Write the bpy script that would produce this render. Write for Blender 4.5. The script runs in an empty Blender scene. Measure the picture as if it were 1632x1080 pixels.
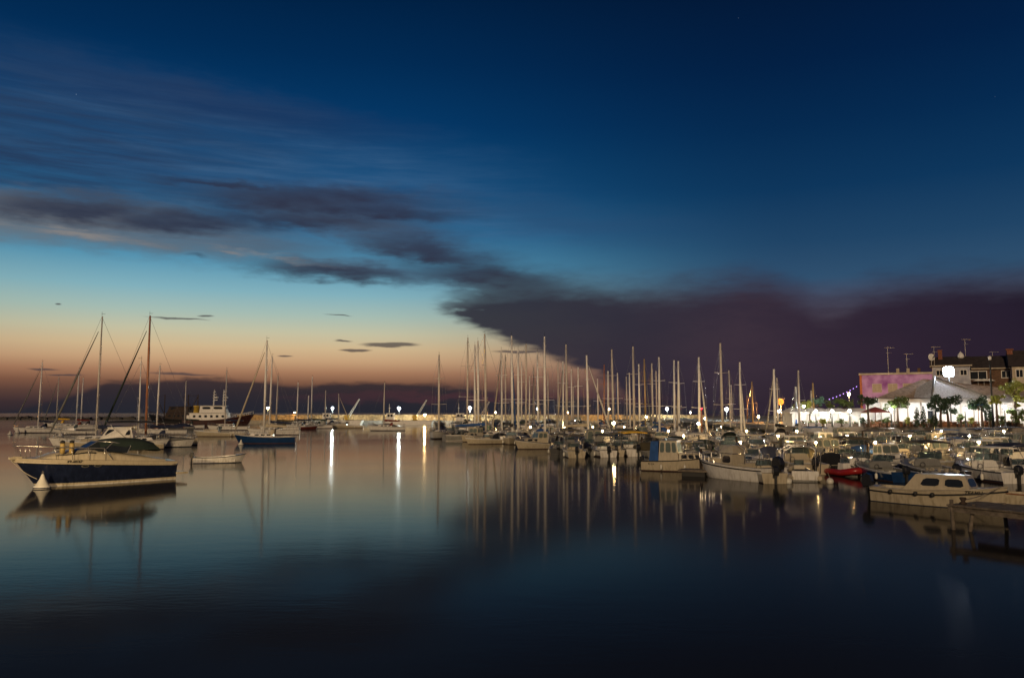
import bpy, math, random
from mathutils import Vector, Matrix
R = math.radians
scene = bpy.context.scene
col = scene.collection
random.seed(7)

# ---------------------------------------------------------------- camera
F_PX, CX, CY, HOR, CAM_Z = 1280.0, 816.0, 540.0, 658.0, 4.0
PITCH = math.atan((HOR - CY) / F_PX)
cam_d = bpy.data.cameras.new('camera')
cam_d.sensor_width = 36
cam_d.lens = F_PX / 1632 * 36
cam_d.clip_end = 60000
PROM = 60000.0
cam = bpy.data.objects.new('camera', cam_d)
cam.location = (0, 0, CAM_Z)
cam.rotation_euler = (math.pi / 2 + PITCH, 0, 0)
col.objects.link(cam)
scene.camera = cam
scene.view_settings.view_transform = 'Standard'
scene.view_settings.look = 'None'
scene.view_settings.exposure = 0
scene.view_settings.gamma = 1
scene.cycles.max_bounces = 6
scene.cycles.glossy_bounces = 3
scene.cycles.diffuse_bounces = 2
scene.cycles.transmission_bounces = 3
scene.cycles.sample_clamp_indirect = 6

def ray(px, py):
    """direction of a sight line, normalised to one metre of depth along +Y"""
    xc, yc = (px - CX) / F_PX, (CY - py) / F_PX
    d = Vector((xc, math.cos(PITCH) - yc * math.sin(PITCH), math.sin(PITCH) + yc * math.cos(PITCH)))
    return d / d.y

def X(px, d, py=690):                     # metres east at depth d
    return ray(px, py).x * d

def W(px, py):                            # point on the water
    r = ray(px, py)
    t = -CAM_Z / r.z
    return Vector((r.x * t, t, 0))

def Hz(py, d, px=816):                    # height at depth d
    return CAM_Z + ray(px, py).z * d

def azel(px, py):
    r = ray(px, py)
    return math.degrees(math.atan2(r.x, r.y)), math.degrees(math.atan2(r.z, math.hypot(r.x, r.y)))

def lin(c):
    return tuple(((v / 255) / 12.92 if v / 255 <= 0.04045 else ((v / 255 + 0.055) / 1.055) ** 2.4) for v in c) + (1,)

# ---------------------------------------------------------------- sky
world = bpy.data.worlds.new('World')
scene.world = world
world.use_nodes = True
nt = world.node_tree
nt.nodes.clear()
N = lambda t: nt.nodes.new(t)
def lk(a, b): nt.links.new(a, b)
def val(sock, v):
    if isinstance(v, (int, float)): sock.default_value = v
    else: lk(v, sock)
def M(op, a, b=None, c=None, clamp=False):
    n = N('ShaderNodeMath'); n.operation = op; n.use_clamp = clamp
    val(n.inputs[0], a)
    if b is not None: val(n.inputs[1], b)
    if c is not None: val(n.inputs[2], c)
    return n.outputs[0]
def SS(v, a, b, lo=0.0, hi=1.0):
    n = N('ShaderNodeMapRange'); n.interpolation_type = 'SMOOTHSTEP'
    val(n.inputs[0], v)
    n.inputs[1].default_value, n.inputs[2].default_value = a, b
    n.inputs[3].default_value, n.inputs[4].default_value = lo, hi
    return n.outputs[0]
def MIX(f, a, b):
    n = N('ShaderNodeMix'); n.data_type = 'RGBA'
    val(n.inputs[0], f)
    for s, v in ((n.inputs[6], a), (n.inputs[7], b)):
        if isinstance(v, tuple): s.default_value = v
        else: lk(v, s)
    return n.outputs[2]
tc = N('ShaderNodeTexCoord')
sx = N('ShaderNodeSeparateXYZ'); lk(tc.outputs['Generated'], sx.inputs[0])
AZ = M('MULTIPLY', M('ARCTAN2', sx.outputs[0], sx.outputs[1]), 57.29578)
EL0 = M('MULTIPLY', M('ARCSINE', sx.outputs[2]), 57.29578)
EL = M('ABSOLUTE', EL0)
def vec(a, b, c=0.0):
    n = N('ShaderNodeCombineXYZ'); val(n.inputs[0], a); val(n.inputs[1], b); val(n.inputs[2], c)
    return n.outputs[0]
UV = vec(AZ, EL)
def noise(uv, rot, sc, scale, detail=5, rough=0.55, seed=0.0, dist=0.0):
    m = N('ShaderNodeMapping'); lk(uv, m.inputs[0])
    m.inputs['Rotation'].default_value = (0, 0, R(rot)); m.inputs['Scale'].default_value = sc
    m.inputs['Location'].default_value = (seed, seed * 1.7, seed * .3)
    n = N('ShaderNodeTexNoise'); lk(m.outputs[0], n.inputs['Vector'])
    n.inputs['Scale'].default_value = scale; n.inputs['Detail'].default_value = detail
    n.inputs['Roughness'].default_value = rough; n.inputs['Distortion'].default_value = dist
    return n.outputs['Fac']
def ramp(v, lo, hi, stops):
    t = M('DIVIDE', M('SUBTRACT', v, lo), hi - lo, clamp=True)
    n = N('ShaderNodeValToRGB'); lk(t, n.inputs[0]); r = n.color_ramp
    r.interpolation = 'LINEAR'
    while len(r.elements) > 1: r.elements.remove(r.elements[-1])
    for i, (p, c) in enumerate(stops):
        q = (p - lo) / (hi - lo)
        e = r.elements[0] if i == 0 else r.elements.new(q)
        e.position = q; e.color = lin(c)
    return n.outputs[0]
def curve(v, pts):                        # pts: (pixel x, pixel y) -> elevation as a function of azimuth
    n = N('ShaderNodeFloatCurve')
    lk(M('DIVIDE', M('ADD', AZ if v is None else v, 40.0), 80.0, clamp=True), n.inputs['Value'])
    c = n.mapping.curves[0]
    P = [((a + 40) / 80, e / 40) for a, e in (azel(*p) for p in pts)]
    c.points[0].location = P[0]; c.points[1].location = P[-1]
    for p in P[1:-1]: c.points.new(*p)
    n.mapping.update()
    return M('MULTIPLY', n.outputs[0], 40.0)

wl = noise(UV, 8, (1, 3.2, 1), .16, 6, .6, 3.0)      # broad, stretched warps
wf = noise(UV, 12, (1, 4.2, 1), .5, 5, .5, 9.0)
wst = noise(UV, 22, (.22, 3.0, 1), .33, 7, .62, 5.0, .25)   # long cirrus streaks
wst2 = noise(UV, 14, (.3, 3.4, 1), .5, 6, .6, 15.0, .2)
wA = M('SUBTRACT', wl, .5); wB = M('SUBTRACT', wf, .5)
ELw = M('ADD', EL, M('ADD', M('MULTIPLY', wA, 1.8), M('MULTIPLY', wB, 1.1)))
AZw = M('ADD', AZ, M('MULTIPLY', wA, 4.0))
UVw = vec(AZw, ELw)
ELs = M('ADD', EL, M('MULTIPLY', wB, .7))

skyL = ramp(EL, 0, 60, [(0, (44, 40, 46)), (.7, (58, 46, 49)), (1.4, (88, 64, 56)), (2.1, (126, 88, 68)), (2.8, (166, 122, 92)), (3.6, (198, 160, 122)),
                        (4.5, (208, 182, 142)), (5.5, (196, 192, 162)), (6.7, (166, 188, 178)), (8.2, (130, 176, 188)), (10.2, (84, 148, 178)),
                        (12.6, (44, 110, 152)), (15.6, (18, 78, 124)), (20, (5, 56, 102)), (24, (2, 43, 84)), (28, (1, 33, 68)),
                        (34, (2, 24, 50)), (60, (2, 16, 32))])
skyR = ramp(EL, 0, 60, [(0, (50, 38, 48)), (4, (110, 84, 82)), (9, (48, 80, 110)), (11.5, (32, 68, 102)), (15, (14, 54, 92)), (19, (6, 42, 80)),
                        (23, (3, 32, 68)), (28, (3, 24, 54)), (34, (3, 18, 42)), (60, (2, 14, 30))])
sky = MIX(SS(AZ, -12, 20), skyL, skyR)
# the afterglow fades to the left edge and away from the sunset
sky = MIX(SS(AZ, -24, -38, 0, .22), sky, ramp(EL, 0, 60, [(0, (36, 30, 40)), (3, (120, 66, 55)), (7, (130, 150, 135)), (12, (40, 96, 130)), (20, (10, 48, 88)), (28, (5, 26, 54)), (60, (2, 14, 28))]))
back = M('GREATER_THAN', M('ABSOLUTE', AZ), 70.0)
sky = MIX(SS(M('ABSOLUTE', AZ), 45, 110), sky, ramp(EL, 0, 60, [(0, (70, 54, 50)), (8, (40, 42, 62)), (25, (8, 24, 56)), (60, (3, 15, 36))]))

def ell(px, py, rx, ry, rot, soft=.6, uv=None):
    a, e = azel(px, py)
    a2, _ = azel(px + rx, py); _, e2 = azel(px, py - ry)
    q0, q1 = azel(px - 60, py), azel(px + 60, py)      # level in the photograph is not level in elevation off axis
    rot += math.degrees(math.atan2(q1[1] - q0[1], q1[0] - q0[0])) * .8
    m = N('ShaderNodeMapping'); m.vector_type = 'TEXTURE'; lk(uv or UVw, m.inputs[0])
    m.inputs['Location'].default_value = (a, e, 0); m.inputs['Rotation'].default_value = (0, 0, R(rot))
    m.inputs['Scale'].default_value = (a2 - a, e2 - e, 1)
    l = N('ShaderNodeVectorMath'); l.operation = 'LENGTH'; lk(m.outputs[0], l.inputs[0])
    return SS(l.outputs['Value'], 1.25, 1.25 - soft * 1.25)
def mx(*a):
    o = a[0]
    for b in a[1:]: o = M('MAXIMUM', o, b)
    return o
# thin veil, upper left
veil = ell(380, 270, 560, 130, -10, .95)
vs = SS(wst, .36, .70)
sky = MIX(M('MULTIPLY', veil, M('ADD', M('MULTIPLY', vs, .34), .12)), sky, lin((84, 116, 150)))
veil2 = ell(60, 230, 460, 160, -9, .95)
sky = MIX(M('MULTIPLY', veil2, M('ADD', M('MULTIPLY', SS(wst2, .3, .72), .6), .3)), sky, lin((38, 56, 86)))
veil3 = ell(360, 170, 330, 40, -9, .95)
sky = MIX(M('MULTIPLY', veil3, .45), sky, lin((34, 50, 84)))
veil4 = ell(860, 350, 300, 40, -6, .95)
sky = MIX(M('MULTIPLY', veil4, M('ADD', .2, M('MULTIPLY', wst2, .4))), sky, lin((44, 72, 108)))
veil5 = ell(640, 330, 260, 40, -12, .95)
sky = MIX(M('MULTIPLY', veil5, M('ADD', .1, M('MULTIPLY', vs, .5))), sky, lin((70, 104, 142)))
# grey sheet under the dark streaks, sweeping down to the bank
sh = mx(ell(40, 345, 360, 48, -3, .7), ell(250, 372, 350, 42, -6, .75), ell(560, 425, 230, 26, -6, .9), ell(620, 375, 260, 40, -13, .9))
sky = MIX(M('MULTIPLY', sh, M('ADD', .50, M('MULTIPLY', wst2, .6))), sky, ramp(AZ, -35, 0, [(-35, (108, 110, 114)), (-18, (84, 94, 108)), (-6, (58, 74, 98)), (0, (48, 54, 76))]))
# warm-lit lower edge of the sheet
wm = mx(ell(120, 372, 190, 11, -7, .95), ell(380, 402, 170, 7, -8, .95))
sky = MIX(M('MULTIPLY', wm, M('MULTIPLY', SS(wst2, .35, .65), .6)), sky, lin((150, 140, 132)))
# dark streaks
dk = mx(ell(120, 332, 160, 26, -3, .8), ell(290, 352, 210, 24, -1, .9), ell(500, 322, 250, 34, -1, .8), ell(600, 336, 170, 22, -3, .85), ell(535, 436, 150, 20, -4, .8), ell(370, 296, 150, 12, -4, .95),
        ell(460, 350, 200, 22, -1, .9), ell(690, 408, 140, 26, -12, .95), ell(770, 440, 130, 28, -6, .9), M('MULTIPLY', ell(300, 411, 22, 5, -4, .95), .5))
sky = MIX(M('MULTIPLY', dk, M('ADD', .56, M('MULTIPLY', wf, .5), clamp=True)), sky, ramp(AZ, -35, 0, [(-35, (44, 50, 70)), (-8, (46, 46, 64)), (0, (46, 42, 58))]))
# the storm bank on the right
top = curve(None, [(-200, 640), (560, 640), (660, 520), (690, 462), (745, 424), (830, 408), (920, 414), (1020, 424), (1110, 416), (1210, 406), (1270, 428), (1320, 444), (1400, 418), (1520, 404), (1640, 398)])
bot = curve(None, [(-200, 470), (640, 470), (700, 498), (760, 527), (850, 562), (900, 583), (960, 606), (1010, 640), (1060, 690), (1640, 700)])
mt = SS(M('SUBTRACT', top, M('ADD', ELw, 1.2)), -1.3, 2.2)
mb_ = SS(M('SUBTRACT', M('ADD', EL, M('MULTIPLY', wB, 1.3)), bot), -.25, .75)
bank = M('MULTIPLY', M('MULTIPLY', mt, mb_), SS(M('ADD', AZ, M('MULTIPLY', wB, 9.0)), -7.6, -3.2))
bankc = MIX(SS(wl, .35, .65, 0, .5), ramp(AZ, -10, 36, [(-10, (60, 60, 72)), (-2, (49, 48, 58)), (8, (48, 43, 56)), (16, (58, 46, 58)), (24, (46, 35, 50)), (36, (30, 23, 40))]),
            ramp(AZ, -10, 36, [(-10, (48, 48, 62)), (8, (42, 39, 54)), (20, (46, 36, 52)), (36, (26, 19, 32))]))
bankc = MIX(SS(EL, 3.5, .3, 0, .4), bankc, lin((38, 30, 38)))
sky = MIX(M('MULTIPLY', bank, .97), sky, bankc)
# low band above the sea horizon
t2 = curve(None, [(0, 652), (90, 634), (170, 608), (250, 603), (330, 597), (400, 601), (490, 608), (570, 606), (640, 610), (720, 611), (800, 622), (1000, 640), (1640, 690)])
low = SS(M('SUBTRACT', t2, M('ADD', ELs, M('MULTIPLY', wA, 1.0))), -.05, .42)
sky = MIX(M('MULTIPLY', low, .88), sky, ramp(EL, 0, 3, [(0, (36, 38, 47)), (1.5, (40, 38, 46)), (3, (50, 42, 48))]))
t3 = M('MULTIPLY', ell(760, 632, 330, 9, 0, .8), .3)
sky = MIX(t3, sky, lin((96, 52, 58)))
# little lenticular clouds against the glow
UVf = vec(M('ADD', AZ, M('MULTIPLY', wB, 1.2)), M('ADD', EL, M('MULTIPLY', wB, .35)))
sm = mx(ell(622, 549, 46, 3.6, 0, .5, UVf), ell(566, 558, 26, 2.4, 0, .5, UVf), ell(547, 543, 14, 1.8, -4, .6, UVf), ell(285, 507, 52, 2, -2, .7, UVf),
        ell(330, 503, 14, 1.5, 0, .7, UVf), ell(540, 502, 24, 1.2, -3, .7, UVf), ell(90, 485, 7, 1.5, 0, .7, UVf), ell(455, 567, 14, 1.5, 0, .7, UVf),
        ell(828, 560, 44, 2.6, 0, .6, UVf), ell(70, 588, 30, 1.8, 0, .7, UVf), ell(100, 598, 34, 1.6, 0, .8, UVf), ell(290, 596, 60, 2.2, -2, .8, UVf))
sky = MIX(M('MULTIPLY', sm, .8), sky, lin((66, 60, 66)))
# faint stars
vo = N('ShaderNodeTexVoronoi'); lk(tc.outputs['Generated'], vo.inputs['Vector']); vo.inputs['Scale'].default_value = 26
st = M('MULTIPLY', M('MULTIPLY', SS(vo.outputs['Distance'], .016, .006), SS(EL, 13, 20)), M('GREATER_THAN', wf, .47))
sky = MIX(M('MULTIPLY', st, .45), sky, lin((150, 175, 200)))
bg = N('ShaderNodeBackground'); lk(sky, bg.inputs[0]); bg.inputs[1].default_value = 1.0
out = N('ShaderNodeOutputWorld'); lk(bg.outputs[0], out.inputs[0])

# the lit town behind the camera, as one low soft warm key
sun_d = bpy.data.lights.new('sun', 'SUN')
sun_d.energy = 1.4; sun_d.angle = R(3); sun_d.color = (1.0, 0.72, 0.43)
sun = bpy.data.objects.new('sun', sun_d)
sun.rotation_euler = Vector((0.30, 1.0, -0.27)).to_track_quat('-Z', 'Y').to_euler()
col.objects.link(sun)
# ---------------------------------------------------------------- materials
MATS = {}
def mat(name, rgb, rough=.5, metal=0.0, var=.12, vscale=3.0, emit=None, es=0.0, bump=0.0, spec=.5, coat=0.0, stain=0.0):
    if name in MATS: return MATS[name]
    m = bpy.data.materials.new(name); m.use_nodes = True
    t = m.node_tree; p = t.nodes['Principled BSDF']
    p.inputs['Roughness'].default_value = rough; p.inputs['Metallic'].default_value = metal
    p.inputs['Specular IOR Level'].default_value = spec
    p.inputs['Coat Weight'].default_value = coat
    tcn = t.nodes.new('ShaderNodeTexCoord'); n = t.nodes.new('ShaderNodeTexNoise')
    n.inputs['Scale'].default_value = vscale; n.inputs['Detail'].default_value = 5
    t.links.new(tcn.outputs['Object'], n.inputs['Vector'])
    r = t.nodes.new('ShaderNodeValToRGB'); t.links.new(n.outputs['Fac'], r.inputs[0])
    r.color_ramp.elements[0].position = .3; r.color_ramp.elements[1].position = .7
    r.color_ramp.elements[0].color = tuple(max(0, c * (1 - var)) for c in rgb) + (1,)
    r.color_ramp.elements[1].color = tuple(min(1, c * (1 + var)) for c in rgb) + (1,)
    src = r.outputs[0]
    if stain:
        sx_ = t.nodes.new('ShaderNodeSeparateXYZ'); t.links.new(tcn.outputs['Object'], sx_.inputs[0])
        mp = t.nodes.new('ShaderNodeMapping'); mp.inputs['Scale'].default_value = (5, 5, .7); t.links.new(tcn.outputs['Object'], mp.inputs[0])
        n3 = t.nodes.new('ShaderNodeTexNoise'); n3.inputs['Scale'].default_value = 1.6; n3.inputs['Detail'].default_value = 6; t.links.new(mp.outputs[0], n3.inputs['Vector'])
        g1 = t.nodes.new('ShaderNodeMapRange'); g1.interpolation_type = 'SMOOTHSTEP'; t.links.new(sx_.outputs[2], g1.inputs[0])
        g1.inputs[1].default_value, g1.inputs[2].default_value, g1.inputs[3].default_value, g1.inputs[4].default_value = .12, .75, 1, .35
        g2 = t.nodes.new('ShaderNodeMapRange'); t.links.new(n3.outputs['Fac'], g2.inputs[0]); g2.inputs[1].default_value, g2.inputs[2].default_value = .44, .66
        mu = t.nodes.new('ShaderNodeMath'); mu.operation = 'MULTIPLY'; t.links.new(g1.outputs[0], mu.inputs[0]); t.links.new(g2.outputs[0], mu.inputs[1])
        mu2 = t.nodes.new('ShaderNodeMath'); mu2.operation = 'MULTIPLY'; t.links.new(mu.outputs[0], mu2.inputs[0]); mu2.inputs[1].default_value = stain
        mxn = t.nodes.new('ShaderNodeMix'); mxn.data_type = 'RGBA'; t.links.new(mu2.outputs[0], mxn.inputs[0]); t.links.new(src, mxn.inputs[6])
        mxn.inputs[7].default_value = (rgb[0] * .35, rgb[1] * .31, rgb[2] * .24, 1); src = mxn.outputs[2]
    t.links.new(src, p.inputs['Base Color'])
    if bump:
        b = t.nodes.new('ShaderNodeBump'); b.inputs['Strength'].default_value = bump; b.inputs['Distance'].default_value = .03
        n2 = t.nodes.new('ShaderNodeTexNoise'); n2.inputs['Scale'].default_value = vscale * 5
        t.links.new(tcn.outputs['Object'], n2.inputs['Vector']); t.links.new(n2.outputs['Fac'], b.inputs['Height'])
        t.links.new(b.outputs[0], p.inputs['Normal'])
    if emit:
        p.inputs['Emission Color'].default_value = emit + (1,); p.inputs['Emission Strength'].default_value = es
    MATS[name] = m
    return m

def water_mat():
    m = bpy.data.materials.new('water'); m.use_nodes = True
    t = m.node_tree; p = t.nodes['Principled BSDF']
    p.inputs['Base Color'].default_value = (.030, .028, .025, 1)
    p.inputs['Roughness'].default_value = WATER_ROUGH; p.inputs['IOR'].default_value = 1.07
    g = t.nodes.new('ShaderNodeNewGeometry')
    def nz(scale, sc, det=2):
        mp = t.nodes.new('ShaderNodeMapping'); mp.inputs['Scale'].default_value = sc
        t.links.new(g.outputs['Position'], mp.inputs[0])
        n = t.nodes.new('ShaderNodeTexNoise'); n.inputs['Scale'].default_value = scale; n.inputs['Detail'].default_value = det
        t.links.new(mp.outputs[0], n.inputs['Vector']); return n.outputs['Fac']
    b1 = t.nodes.new('ShaderNodeBump'); b1.inputs['Distance'].default_value = .02; b1.inputs['Strength'].default_value = .11
    t.links.new(nz(.9, (.55, 1.5, 1)), b1.inputs['Height'])
    b2 = t.nodes.new('ShaderNodeBump'); b2.inputs['Distance'].default_value = .006; b2.inputs['Strength'].default_value = .22
    t.links.new(nz(4.0, (.6, 1.4, 1)), b2.inputs['Height']); t.links.new(b1.outputs[0], b2.inputs['Normal'])
    t.links.new(b2.outputs[0], p.inputs['Normal'])
    # wind patches: ruffled here, glassy there
    mr = t.nodes.new('ShaderNodeMapRange'); t.links.new(nz(.045, (.5, 1.6, 1), 3), mr.inputs[0])
    mr.inputs[1].default_value, mr.inputs[2].default_value = .35, .65
    mr.inputs[3].default_value, mr.inputs[4].default_value = WATER_ROUGH * .8, WATER_ROUGH * 1.2
    t.links.new(mr.outputs[0], p.inputs['Roughness'])
    return m
WATER_ROUGH = .08

# ---------------------------------------------------------------- mesh builder
class MB:
    def __init__(s): s.v, s.f, s.m, s.sm = [], [], [], []
    def add(s, vs, fs, mi=0, smooth=False):
        o = len(s.v); s.v += [tuple(v) for v in vs]
        for f in fs: s.f.append([i + o for i in f]); s.m.append(mi); s.sm.append(smooth)
        return s
    def box(s, x0, x1, y0, y1, z0, z1, mi=0, T=None):
        vs = [Vector((x, y, z)) for x in (x0, x1) for y in (y0, y1) for z in (z0, z1)]
        if T: vs = [T @ v for v in vs]
        return s.add(vs, [(0, 1, 3, 2), (4, 6, 7, 5), (0, 4, 5, 1), (2, 3, 7, 6), (0, 2, 6, 4), (1, 5, 7, 3)], mi)
    def frus(s, b, t, z0, z1, mi=0):      # b, t = (x0, x1, halfwidth_at_x0, halfwidth_at_x1)
        vs = [(b[0], -b[2], z0), (b[1], -b[3], z0), (b[1], b[3], z0), (b[0], b[2], z0), (t[0], -t[2], z1), (t[1], -t[3], z1), (t[1], t[3], z1), (t[0], t[2], z1)]
        return s.add(vs, [(3, 2, 1, 0), (4, 5, 6, 7), (0, 1, 5, 4), (1, 2, 6, 5), (2, 3, 7, 6), (3, 0, 4, 7)], mi)
    def tube(s, pts, r, n=6, mi=0, cap=True):
        pts = [Vector(p) for p in pts]; rs = r if isinstance(r, (list, tuple)) else [r] * len(pts)
        o = len(s.v); up = None
        for i, p in enumerate(pts):
            d = (pts[min(i + 1, len(pts) - 1)] - pts[max(i - 1, 0)]).normalized()
            a = Vector((0, 0, 1)) if abs(d.z) < .9 else Vector((1, 0, 0))
            if up is not None and (up - d * up.dot(d)).length > .2: a = up
            u = (a - d * a.dot(d)).normalized(); w = d.cross(u); up = u
            for k in range(n):
                q = 2 * math.pi * k / n
                s.v.append(tuple(p + (u * math.cos(q) + w * math.sin(q)) * rs[i]))
        for i in range(len(pts) - 1):
            for k in range(n):
                s.f.append([o + i * n + k, o + i * n + (k + 1) % n, o + (i + 1) * n + (k + 1) % n, o + (i + 1) * n + k]); s.m.append(mi); s.sm.append(n > 4)
        if cap:
            s.f.append([o + k for k in range(n)][::-1]); s.m.append(mi); s.sm.append(False)
            e = o + (len(pts) - 1) * n
            s.f.append([e + k for k in range(n)]); s.m.append(mi); s.sm.append(False)
        return s
    def lathe(s, prof, n=12, mi=0, c=(0, 0, 0), T=None, smooth=True):     # prof: (r, z)
        o = len(s.v)
        for r, z in prof:
            for k in range(n):
                q = 2 * math.pi * k / n; v = Vector((c[0] + r * math.cos(q), c[1] + r * math.sin(q), c[2] + z))
                s.v.append(tuple(T @ v if T else v))
        for i in range(len(prof) - 1):
            for k in range(n):
                s.f.append([o + i * n + k, o + i * n + (k + 1) % n, o + (i + 1) * n + (k + 1) % n, o + (i + 1) * n + k]); s.m.append(mi); s.sm.append(smooth)
        s.f.append([o + k for k in range(n)][::-1]); s.m.append(mi); s.sm.append(False)
        e = o + (len(prof) - 1) * n
        s.f.append([e + k for k in range(n)]); s.m.append(mi); s.sm.append(False)
        return s
    def ball(s, c, r, n=10, mi=0, sz=1.0):
        return s.lathe([(max(.001, r * math.sin(math.pi * i / 8)), -r * sz * math.cos(math.pi * i / 8)) for i in range(9)], n, mi, c)
    def grid(s, rows, mi=0, smooth=True):
        o = len(s.v); w = len(rows[0])
        for r in rows: s.v += [tuple(p) for p in r]
        for i in range(len(rows) - 1):
            for j in range(w - 1):
                s.f.append([o + i * w + j, o + i * w + j + 1, o + (i + 1) * w + j + 1, o + (i + 1) * w + j])
                s.m.append(mi[j] if isinstance(mi, (list, tuple)) else mi); s.sm.append(smooth)
        return s
    def slab(s, poly, z0, z1, mi=0):      # extruded outline
        n = len(poly)
        return s.add([(x, y, z0) for x, y in poly] + [(x, y, z1) for x, y in poly],
                     [list(range(n))[::-1], list(range(n, 2 * n))] + [(i, (i + 1) % n, n + (i + 1) % n, n + i) for i in range(n)], mi)
    def prismx(s, prof, y0, y1, mi=0):    # side profile (x, z) extruded across y
        n = len(prof)
        return s.add([(x, y0, z) for x, z in prof] + [(x, y1, z) for x, z in prof],
                     [list(range(n)), list(range(n, 2 * n))[::-1]] + [((i + 1) % n, i, n + i, n + (i + 1) % n) for i in range(n)], mi)
    def panel(s, q, u0, u1, v0, v1, off=.012, th=.02, mi=0, r=.18):
        """a plate with clipped corners laid on quad q (4 corners: u along 0->1, v along 0->3)"""
        q = [Vector(p) for p in q]
        P = lambda u, v: (q[0] * (1 - u) + q[1] * u) * (1 - v) + (q[3] * (1 - u) + q[2] * u) * v
        n = (q[1] - q[0]).cross(q[3] - q[0]).normalized()
        du, dv = (u1 - u0) * r, (v1 - v0) * r
        uv = [(u0 + du, v0), (u1 - du, v0), (u1, v0 + dv), (u1, v1 - dv), (u1 - du, v1), (u0 + du, v1), (u0, v1 - dv), (u0, v0 + dv)]
        a = [P(*c) + n * off for c in uv]; b = [p - n * th for p in a]
        k = 8
        return s.add(b + a, [list(range(k))[::-1], list(range(k, 2 * k))] + [(i, (i + 1) % k, k + (i + 1) % k, k + i) for i in range(k)], mi)
    def build(s, name, mats, parent=None, label=None):
        me = bpy.data.meshes.new(name)
        me.from_pydata(s.v, [], s.f)
        for m in (mats if isinstance(mats, (list, tuple)) else [mats]): me.materials.append(m)
        me.polygons.foreach_set('material_index', s.m)
        me.polygons.foreach_set('use_smooth', s.sm)
        me.update()
        o = bpy.data.objects.new(name, me); col.objects.link(o)
        if parent: o.parent = parent
        if label: o['label'] = label
        return o

def tag(o, label, cat, group=None, kind=None):
    o['label'] = label; o['category'] = cat
    if group: o['group'] = group
    if kind: o['kind'] = kind
    return o
def thing(name, label, cat, loc=(0, 0, 0), rz=0, group=None, scale=1.0):
    o = bpy.data.objects.new(name, None); o.empty_display_size = .3
    col.objects.link(o); o.location = loc; o.rotation_euler = (0, 0, rz); o.scale = (scale,) * 3
    return tag(o, label, cat, group)
def structure(o): o['kind'] = 'structure'; return o
def copy_thing(root, loc, rz, label, group=None, scale=1.0):
    r = root.copy(); col.objects.link(r); r.location = loc; r.rotation_euler = (0, 0, rz); r.scale = (scale,) * 3
    r['label'] = label
    if group: r['group'] = group
    for ch in list(root.children):
        c = ch.copy(); col.objects.link(c); c.parent = r
        for g in list(ch.children):
            d = g.copy(); col.objects.link(d); d.parent = c
    return r

# ---------------------------------------------------------------- water
wb = MB()
ring = [0, 60, 150, 400, 1500, 6000, 25000]
seg = 48
wb.v.append((0, 0, 0))
for r in ring[1:]:
    for k in range(seg): wb.v.append((r * math.cos(2 * math.pi * k / seg), r * math.sin(2 * math.pi * k / seg), 0))
for k in range(seg): wb.f.append([0, 1 + k, 1 + (k + 1) % seg]); wb.m.append(0); wb.sm.append(False)
for i in range(len(ring) - 2):
    for k in range(seg):
        a = 1 + i * seg; b = a + seg
        wb.f.append([a + k, b + k, b + (k + 1) % seg, a + (k + 1) % seg]); wb.m.append(0); wb.sm.append(False)
structure(wb.build('water', water_mat()))
# ---------------------------------------------------------------- boat materials
WHITE = mat('gelcoat_white', (.74, .72, .68), .28, var=.06, coat=.3, stain=.5)
CREAM = mat('gelcoat_cream', (.48, .42, .31), .3, var=.07, coat=.3, stain=.5)
GREYW = mat('gelcoat_grey', (.20, .20, .19), .35, var=.08, stain=.6)
NAVY = mat('hull_navy', (.010, .015, .038), .14, var=.25, coat=.6, stain=.4)
BLUE = mat('hull_blue', (.010, .036, .11), .2, var=.15, coat=.5)
LBLUE = mat('hull_light_blue', (.12, .26, .38), .3, var=.1)
GREEN = mat('hull_green', (.03, .12, .07), .3, var=.15)
REDH = mat('hull_red', (.32, .018, .02), .35, var=.12)
DRED = mat('hull_dark_red', (.11, .02, .018), .5, var=.25)
BLACKH = mat('hull_black', (.015, .015, .017), .3, var=.2)
ANTI = mat('antifouling', (.05, .022, .02), .8, var=.3)
ANTIB = mat('antifouling_blue', (.02, .03, .06), .8, var=.3)
WOOD = mat('varnished_wood', (.24, .10, .04), .4, var=.3, vscale=6)
TEAK = mat('teak_deck', (.30, .19, .10), .7, var=.25, vscale=8)
DWOOD = mat('weathered_planks', (.14, .115, .09), .85, var=.4, vscale=5, bump=.3)
NONSKID = mat('deck_nonskid', (.52, .50, .45), .65, var=.1)
FLOOR = mat('cockpit_floor', (.14, .13, .12), .7, var=.2)
ALU = mat('mast_aluminium', (.92, .90, .86), .42, metal=0, var=.08)
ALUD = mat('mast_dull', (.62, .57, .51), .5, metal=0, var=.12)
SPRUCE = mat('mast_varnished_spruce', (.42, .17, .08), .4, var=.2)
GOLD = mat('mast_gold_anodised', (.55, .38, .16), .4, metal=.3, var=.1)
STEEL = mat('stainless_tube', (.62, .60, .56), .25, metal=.8, var=.05)
GLASS = mat('tinted_glass', (.018, .022, .026), .06, var=.1, spec=.7)
RUBBER = mat('black_rubber', (.022, .022, .022), .6, var=.2)
COWL = mat('outboard_cowl', (.02, .021, .024), .25, var=.1, coat=.3)
CV = {k: mat('canvas_' + k, c, .85, var=.18, vscale=2.5, bump=.25) for k, c in dict(navy=(.014, .022, .06), black=(.016, .016, .018), green=(.010, .022, .019),
      grey=(.17, .17, .16), cream=(.46, .40, .30), blue=(.02, .08, .26), white=(.62, .60, .55), yellow=(.85, .50, .02), olive=(.09, .075, .04), red=(.17, .02, .012)).items()}
ROPE = mat('mooring_rope', (.35, .31, .24), .9, var=.2)
FEND = mat('fender_white', (.70, .68, .60), .4, var=.1)
FENDY = mat('fender_ochre', (.42, .30, .10), .5, var=.15)
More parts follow.
